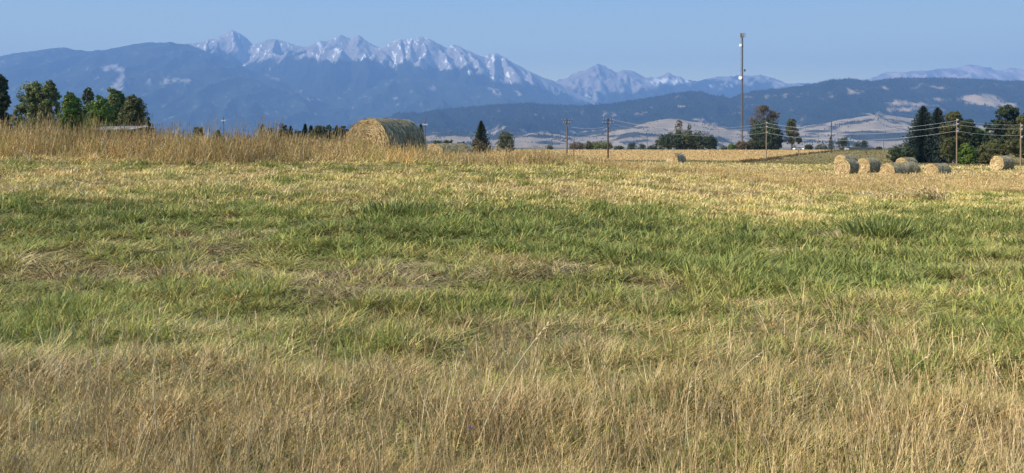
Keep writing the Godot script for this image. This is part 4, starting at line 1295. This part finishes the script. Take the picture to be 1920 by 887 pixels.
# a tree from where its top and its width stand in the photograph and how far away it is
func tree(called: String, label: String, shape: String, px: float, top_row: float, width: float, d: float, cols: Array, s: int, group := "", sink := 0.0) -> Node3D:
	var at := along(px, d)
	at.y -= sink
	var h := spot(px, top_row, d).y - at.y
	var w := width / FOCAL * d / h            # full width in units of the height
	var fine := clampf(h / d * FOCAL / 110.0, 0.25, 1.0)     # how much of it the photograph shows
	var o := thing(called, at)
	o.rotation.y = s * 1.7
	tag(o, label, "shrub" if called.contains("shrub") or called.contains("bush") else "tree", group)
	var lobes: Array
	var crown: ArrayMesh
	var wood: ArrayMesh
	match shape:
		"round":
			lobes = [[0.0, 0.55, 0.0, w * 0.46, 0.40, w * 0.46], [w * 0.20, 0.42, 0.05, w * 0.30, 0.32, w * 0.32], [-w * 0.20, 0.40, -0.04, w * 0.30, 0.32, w * 0.32], [w * 0.08, 0.75, 0.0, w * 0.26, 0.24, w * 0.26], [-w * 0.12, 0.70, 0.0, w * 0.24, 0.22, w * 0.26]]
			crown = leafy_crown(s, h, lobes, int(260 * fine) + 60, int(34 * fine) + 14, 0.021 / (0.5 + 0.5 * fine), cols)
			wood = limbs(s, h, h * 0.025, 0.7, lobes, 6, BARK)
		"twin":
			lobes = [[-w * 0.10, 0.52, 0.0, w * 0.36, 0.46, w * 0.36], [w * 0.26, 0.55, 0.0, w * 0.24, 0.44, w * 0.28], [-w * 0.34, 0.42, 0.0, w * 0.18, 0.36, w * 0.2], [w * 0.05, 0.30, 0.0, w * 0.44, 0.30, w * 0.4], [-w * 0.05, 0.80, 0.0, w * 0.16, 0.19, w * 0.18], [w * 0.26, 0.82, 0.0, w * 0.12, 0.17, w * 0.14]]
			crown = leafy_crown(s, h, lobes, 460, 46, 0.017, cols)
			wood = limbs(s, h, h * 0.022, 0.75, lobes, 8, BARK)
			o.rotation.y = 0.0
		"bush":
			lobes = [[0.0, 0.42, 0.0, w * 0.42, 0.52, w * 0.42], [w * 0.28, 0.34, 0.02, w * 0.22, 0.42, w * 0.3], [-w * 0.28, 0.34, 0.0, w * 0.22, 0.42, w * 0.3], [0.0, 0.2, 0.0, w * 0.46, 0.26, w * 0.4]]
			crown = leafy_crown(s, h, lobes, int(300 * fine) + 130, int(34 * fine) + 14, 0.030 / (0.4 + 0.6 * fine), cols)
			wood = limbs(s, h, h * 0.018, 0.5, lobes, 5, BARK)
		"column":
			lobes = [[0.0, 0.34, 0.0, w * 0.45, 0.30, w * 0.4], [-w * 0.03, 0.58, 0.0, w * 0.38, 0.28, w * 0.36], [0.0, 0.80, 0.0, w * 0.26, 0.22, w * 0.26], [-w * 0.1, 0.90, 0.0, w * 0.10, 0.12, w * 0.1], [w * 0.42, 0.30, 0.0, w * 0.16, 0.12, w * 0.16]]
			crown = leafy_crown(s, h, lobes, int(260 * fine) + 70, int(34 * fine) + 14, 0.019 / (0.5 + 0.5 * fine), cols)
			wood = limbs(s, h, h * 0.02, 0.85, lobes, 6, BARK)
			o.rotation.y = 0.0
		"open":
			lobes = [[-w * 0.05, 0.80, 0.0, w * 0.34, 0.19, w * 0.34], [w * 0.30, 0.74, 0.0, w * 0.20, 0.16, w * 0.24], [-w * 0.30, 0.60, 0.0, w * 0.20, 0.14, w * 0.22], [w * 0.12, 0.58, 0.0, w * 0.28, 0.16, w * 0.26], [0.0, 0.92, 0.0, w * 0.18, 0.09, w * 0.2]]
			crown = leafy_crown(s, h, lobes, int(300 * fine) + 60, 26, 0.014, cols, 0.12)
			wood = limbs(s, h, h * 0.024, 0.9, lobes, 16, BARK_PALE)
			o.rotation.y = 0.0
		"wispy":
			lobes = [[0.0, 0.72, 0.0, w * 0.36, 0.26, w * 0.34], [-w * 0.28, 0.45, 0.0, w * 0.22, 0.14, w * 0.2], [w * 0.1, 0.48, 0.0, w * 0.3, 0.2, w * 0.3]]
			crown = leafy_crown(s, h, lobes, 90, 18, 0.022, cols, 0.1)
			wood = limbs(s, h, h * 0.016, 0.9, lobes, 9, BARK)
		"spruce":
			crown = needle_crown(s, h, w * 0.62, int(52 * fine) + 12, int(15 * fine) + 8, 0.030 / (0.45 + 0.55 * fine), cols, 0.03, 0.72)
			wood = limbs(s, h, h * 0.016, 0.96, [[0.0, 0.5, 0.0, 0.02, 0.1, 0.02]], 0, BARK)
		"pine":
			lobes = [[0.0, 0.86, 0.0, w * 0.24, 0.13, w * 0.24], [w * 0.16, 0.68, 0.04, w * 0.28, 0.14, w * 0.26], [-w * 0.20, 0.62, 0.0, w * 0.26, 0.14, w * 0.26], [w * 0.10, 0.46, 0.0, w * 0.38, 0.15, w * 0.34], [-w * 0.24, 0.38, 0.0, w * 0.26, 0.15, w * 0.26], [w * 0.26, 0.30, 0.0, w * 0.24, 0.13, w * 0.26], [0.0, 0.24, 0.0, w * 0.34, 0.12, w * 0.3]]
			crown = leafy_crown(s, h, lobes, int(360 * fine) + 60, int(34 * fine) + 12, 0.017 / (0.5 + 0.5 * fine), cols)
			wood = limbs(s, h, h * 0.022, 0.95, lobes, 14, BARK_PALE if s % 2 == 0 else BARK)
			o.rotation.y = 0.0
	put("trunk", wood, bark_mat, o)
	put("crown", crown, leaf_mats, o)
	return o


func build_trees() -> void:
	bark_mat = paint(0.95, 0.0, 0.2)
	leaf_mats = paint(0.6, 0.35, 0.3)
	# the clump behind the rise on the far left
	tree("pine_tree", "dark pine cut off by the left edge of the photo", "pine", 0, 138, 50, 92.0, G_DARK, 1, "", 0.4)
	tree("leafy_tree", "largest grey green leafy tree at the far left, behind the tall grass", "twin", 70, 150, 86, 88.0, G_SUN, 2)
	tree("leafy_tree", "slender bright yellow green tree right of the largest leafy tree", "round", 134, 170, 56, 84.0, G_BRIGHT, 3)
	tree("pine_tree", "thin grey pine standing behind two bright green trees at left", "pine", 165, 164, 40, 100.0, G_GREY, 4)
	tree("leafy_tree", "low bright green round tree in front of the grey pine at left", "round", 188, 178, 66, 82.0, G_BRIGHT, 5)
	tree("leafy_tree", "tall grey green tree at the right part of the left clump", "round", 218, 163, 68, 92.0, G_SUN, 6)
	tree("pine_tree", "dark bushy pine ending the left clump of trees", "round", 250, 176, 58, 88.0, G_OLIVE, 7)
	tree("shrub", "small dark shrub at the right foot of the left clump of trees", "bush", 278, 214, 26, 86.0, G_DARK, 8)
	tree("shrub", "dark bush peeping over the tall grass left of the pole with white arms", "bush", 372, 231, 30, 120.0, G_OLIVE, 9)
	tree("shrub", "dark bush over the tall grass at the foot of the white armed pole", "bush", 408, 239, 28, 120.0, G_OLIVE, 10)
	var names := ["first", "second", "third", "fourth", "fifth", "sixth", "seventh", "eighth", "ninth", "tenth", "eleventh", "twelfth"]
	var tops := [232, 236, 229, 235, 236, 231, 234, 230, 236, 231, 234, 232]
	var at := [492, 508, 530, 545, 558, 572, 583, 597, 607, 617, 631, 645]
	for i in 12:
		tree("shrub" if i == 2 else "conifer_tree", ("%s from the left in the row of narrow dark conifers behind tall grass" % names[i]) if i != 2 else "brownish bush in the row of narrow conifers left of the large bale", ["spruce", "bush", "bush", "spruce", "bush", "spruce", "spruce", "bush", "spruce", "bush", "spruce", "bush"][i], at[i], tops[i], [28, 30, 38, 24, 34, 26, 30, 36, 24, 34, 28, 34][i], 130.0 + (i * 7) % 12, G_DARK if i != 2 else G_BROWN, 20 + i, "conifers in a row behind the tall grass" if i != 2 else "")
	tree("spruce_tree", "dark conifer showing just right of the large hay bale", "spruce", 789, 232, 24, 112.0, G_DARK, 40)
	# hedge and single trees on the far edge of the field, left of the mast
	tree("shrub", "leftmost dark hedge bush right of the large bale", "bush", 820, 258, 30, 150.0, G_OLIVE, 41)
	tree("shrub", "tallest dark hedge bush behind the half hidden bale", "bush", 842, 257, 30, 152.0, G_DARK, 42)
	tree("shrub", "low dark hedge bush left of the lone spruce", "bush", 866, 263, 32, 150.0, G_DARK, 43)
	tree("spruce_tree", "lone dark spruce standing over the far field edge right of the large bale", "spruce", 902, 225, 46, 158.0, G_DARK, 44)
	tree("shrub", "brownish bush at the foot of the lone spruce", "bush", 896, 258, 34, 155.0, G_BROWN, 45)
	tree("leafy_tree", "small round grey green tree right of the lone spruce", "round", 948, 245, 40, 175.0, G_GREY, 46)
	tree("shrub", "tiny grey bush on the field edge left of the double armed pole", "bush", 1030, 271, 22, 345.0, G_GREY, 47)
	tree("shrub", "brown bush just right of the leftmost field pole", "bush", 1082, 265, 30, 345.0, G_BROWN, 48)
	tree("shrub", "brownish green bush between the two field poles with arms", "bush", 1106, 263, 28, 348.0, G_OLIVE, 49)
	tree("shrub", "round green bush just left of the wire bearing pole", "bush", 1130, 262, 40, 345.0, G_SUN, 50)
	tree("leafy_tree", "hazy low tree just right of the wire bearing pole, first of four", "bush", 1161, 271, 26, 470.0, G_DARK, 51)
	tree("leafy_tree", "hazy low tree left of the big round clump, second of four", "round", 1184, 267, 24, 475.0, G_DARK, 52)
	tree("leafy_tree", "hazy low tree left of the big round clump, third of four", "round", 1204, 269, 22, 472.0, G_DARK, 53)
	tree("leafy_tree", "hazy low tree touching the big round clump, fourth of four", "bush", 1224, 270, 22, 470.0, G_DARK, 54)
	tree("leafy_tree", "left dome of the big dark green clump beyond the golden field", "bush", 1258, 245, 60, 340.0, G_DARK, 55)
	tree("leafy_tree", "middle dome of the big dark green clump beyond the golden field", "bush", 1287, 242, 66, 342.0, G_OLIVE, 56)
	tree("leafy_tree", "right dome of the big dark green clump beyond the golden field", "bush", 1316, 245, 58, 340.0, G_DARK, 57)
	tree("leafy_tree", "thin brownish tree rising behind the big dark green clump", "wispy", 1273, 220, 24, 352.0, G_BROWN, 58)
	tree("leafy_tree", "smaller dark tree top over the big green clump", "wispy", 1293, 230, 12, 352.0, G_DARK, 59)
	tree("shrub", "low hazy bush between the big clump and the mast", "bush", 1356, 272, 24, 460.0, G_OLIVE, 60)
	tree("shrub", "yellow green bush left of the foot of the mast", "bush", 1372, 267, 14, 338.0, G_BRIGHT, 61)
	tree("shrub", "grey brown bush hiding the foot of the mast", "bush", 1390, 262, 30, 338.0, G_BROWN, 62)
	tree("cottonwood_tree", "tall open cottonwood with brownish crown right of the mast", "open", 1432, 198, 62, 345.0, G_BROWN, 63)
	tree("leafy_tree", "dense dark green tree below the brownish cottonwood crown", "bush", 1436, 222, 72, 341.0, G_DARK, 64)
	tree("shrub", "brown green bush at the left foot of the tall cottonwood", "bush", 1410, 258, 26, 338.0, G_OLIVE, 65)
	tree("leafy_tree", "narrow upright green tree right of the tall cottonwood", "column", 1485, 223, 34, 342.0, G_OLIVE, 66)
	tree("shrub", "dark bush right of the small white vehicles", "bush", 1516, 269, 20, 380.0, G_DARK, 67)
	tree("shrub", "grey bush near the hazy farm trees, left of the thin dark pole", "bush", 1540, 269, 22, 384.0, G_GREY, 68)
	tree("spruce_tree", "small dark conifer behind the thin dark pole", "spruce", 1558, 255, 15, 390.0, G_DARK, 69)
	tree("leafy_tree", "round dark tree left of the long low barn", "round", 1581, 257, 26, 395.0, G_DARK, 70)
	tree("shrub", "yellowish bush before the left end of the barn", "bush", 1578, 275, 14, 372.0, G_OLIVE, 71)
	tree("leafy_tree", "small round tree behind the barn roof, left of two", "round", 1607, 266, 16, 440.0, G_GREY, 72)
	tree("leafy_tree", "dark pointed tree behind the barn roof, right of two", "round", 1620, 262, 20, 442.0, G_DARK, 73)
	tree("shrub", "small round bush right of the long low barn", "bush", 1648, 273, 13, 392.0, G_DARK, 74)
	# the grove on the right
	tree("shrub", "dark green shrub at the left end of the grove on the right", "bush", 1692, 268, 60, 150.0, G_DARK, 75)
	tree("spruce_tree", "tall blue green spruce at the left of the grove", "spruce", 1731, 197, 84, 152.0, G_BLUE, 76)
	tree("spruce_tree", "second tall blue green spruce, broader and darker, beside the first", "spruce", 1758, 200, 80, 156.0, G_BLUE, 77)
	tree("pine_tree", "olive pine with bare pale limbs just left of the tall wire pole", "pine", 1788, 208, 62, 150.0, G_OLIVE, 78)
	tree("pine_tree", "dark pine just behind the tall wire pole", "pine", 1814, 222, 52, 158.0, G_DARK, 79)
	tree("leafy_tree", "small olive tree under the pale limbed pine", "round", 1779, 258, 36, 143.0, G_OLIVE, 80)
	tree("shrub", "bright green shrub at the foot of the tall wire pole", "bush", 1812, 264, 30, 142.0, G_BRIGHT, 81)
	tree("leafy_tree", "green leafy tree between the two pines of the grove", "round", 1838, 238, 46, 160.0, G_BRIGHT, 82)
	tree("shrub", "dark green shrub under the leafy tree between the pines", "bush", 1842, 268, 44, 148.0, G_DARK, 83)
	tree("pine_tree", "big dark pine above the rightmost hay bale", "pine", 1888, 196, 86, 152.0, G_DARK, 84)
	tree("pine_tree", "olive green pine cut off by the right edge of the photo", "pine", 1924, 212, 76, 142.0, G_OLIVE, 85)
	tree("shrub", "olive shrub behind the rightmost hay bale", "bush", 1862, 258, 60, 146.0, G_OLIVE, 86)

# ------------------------------------------------------------------ the scene

func _ready() -> void:
	var cam := Camera3D.new()
	cam.name = "camera"
	cam.projection = Camera3D.PROJECTION_FRUSTUM
	cam.near = 0.1
	cam.far = 60000.0
	cam.size = 887.0 / FOCAL * cam.near
	cam.frustum_offset = Vector2(0.0, -(443.5 - SKYLINE) / FOCAL * cam.near)
	cam.position = Vector3(0.0, EYE, 0.0)
	add_child(cam)
	cam.current = true

	var env := Environment.new()
	env.background_mode = Environment.BG_SKY
	var sky := ProceduralSkyMaterial.new()
	sky.sky_top_color = Color(0.28, 0.41, 0.52)
	sky.sky_horizon_color = Color(1.0, 0.97, 0.60)
	sky.sky_curve = 0.048
	sky.ground_bottom_color = Color(0.40, 0.36, 0.28)
	sky.ground_horizon_color = Color(0.62, 0.64, 0.62)
	sky.sun_angle_max = 12.0
	sky.sky_energy_multiplier = 1.42
	env.sky = Sky.new()
	env.sky.sky_material = sky
	env.tonemap_mode = Environment.TONE_MAPPER_LINEAR
	env.tonemap_exposure = 1.75
	env.fog_enabled = true
	env.fog_density = 9.3e-5
	env.fog_light_color = Color(0.257, 0.475, 0.97).linear_to_srgb()
	env.sdfgi_enabled = true
	env.ssao_enabled = true
	env.ssil_enabled = true
	var world := WorldEnvironment.new()
	world.name = "surroundings"
	world.environment = env
	add_child(world)

	var sun := DirectionalLight3D.new()
	sun.name = "sun"
	sun.light_color = Color(1.0, 0.955, 0.87)
	sun.light_energy = 1.6
	sun.light_angular_distance = 0.5
	sun.shadow_enabled = true
	add_child(sun)
	sun.look_at_from_position(Vector3.ZERO, -SUN_FROM)

	build_mountains()
	build_land()
	build_trees()
	build_bales()
	build_utilities()
	build_grass()
	build_plants()


const SUN_FROM := Vector3(-0.74, 0.60, 0.20)


func build_land() -> void:
	var r_steps: Array = []
	var r := 0.4
	while r < 18500.0:
		r_steps.append(r)
		r *= 1.045 if r < 400.0 else 1.22
	r_steps.append(19500.0)
	var angles: Array = []
	var t := -0.80
	while t < 0.801:
		angles.append(t)
		t += 0.01
	while t < TAU - 0.80:
		angles.append(t)
		t += 0.12
	var v := PackedVector3Array()
	var c := PackedColorArray()
	var idx := PackedInt32Array()
	var tone := noise(80, 0.06, 3)
	var wide := noise(81, 0.004, 3)
	var cols := angles.size()
	for rr in r_steps:
		for al in angles:
			var x: float = sin(al) * rr
			var z: float = -cos(al) * rr
			v.append(Vector3(x, ground(x, z), z))
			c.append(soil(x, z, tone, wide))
	for j in r_steps.size() - 1:
		for i in cols:
			var m := (i + 1) % cols
			idx.append_array(PackedInt32Array([j * cols + i, j * cols + m, (j + 1) * cols + m, j * cols + i, (j + 1) * cols + m, (j + 1) * cols + i]))
	var st := SurfaceTool.new()
	var arr := []
	arr.resize(Mesh.ARRAY_MAX)
	arr[Mesh.ARRAY_VERTEX] = v
	arr[Mesh.ARRAY_COLOR] = c
	arr[Mesh.ARRAY_INDEX] = idx
	st.create_from_arrays(arr)
	st.generate_normals()
	var mat := paint(1.0, 0.0, 0.1)
	var grain := NoiseTexture2D.new()
	grain.width = 512
	grain.height = 512
	grain.seamless = true
	grain.noise = noise(82, 0.02, 5)
	var ramp := Gradient.new()
	ramp.set_color(0, Color(0.78, 0.76, 0.74))
	ramp.set_color(1, Color(1.0, 1.0, 1.0))
	grain.color_ramp = ramp
	mat.albedo_texture = grain
	mat.uv1_triplanar = true
	mat.uv1_world_triplanar = true
	mat.uv1_scale = Vector3(0.45, 0.45, 0.45)
	tag(put("ground", st.commit(), mat), "hay field and valley floor running to the mountains", "", "", "structure")


func soil(x: float, z: float, tone: FastNoiseLite, wide: FastNoiseLite) -> Color:
	var d := -z
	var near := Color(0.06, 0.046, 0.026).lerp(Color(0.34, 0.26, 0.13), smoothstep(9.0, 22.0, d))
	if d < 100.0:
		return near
	var n := tone.get_noise_2d(x * 0.3, z)
	var px := 960.0 + FOCAL * x / maxf(d, 1.0)
	var stub := Color(0.66, 0.44, 0.19).lerp(Color(0.57, 0.37, 0.155), clampf(0.5 + n, 0.0, 1.0))
	var meadow := Color(0.34, 0.27, 0.13).lerp(Color(0.23, 0.21, 0.09), clampf(0.5 + n * 1.4, 0.0, 1.0))
	var edge := 148.0 + smoothstep(1380.0, 1660.0, px) * 200.0
	var k := smoothstep(edge - 6.0, edge + 3.0, d) * (1.0 - smoothstep(345.0, 420.0, d))
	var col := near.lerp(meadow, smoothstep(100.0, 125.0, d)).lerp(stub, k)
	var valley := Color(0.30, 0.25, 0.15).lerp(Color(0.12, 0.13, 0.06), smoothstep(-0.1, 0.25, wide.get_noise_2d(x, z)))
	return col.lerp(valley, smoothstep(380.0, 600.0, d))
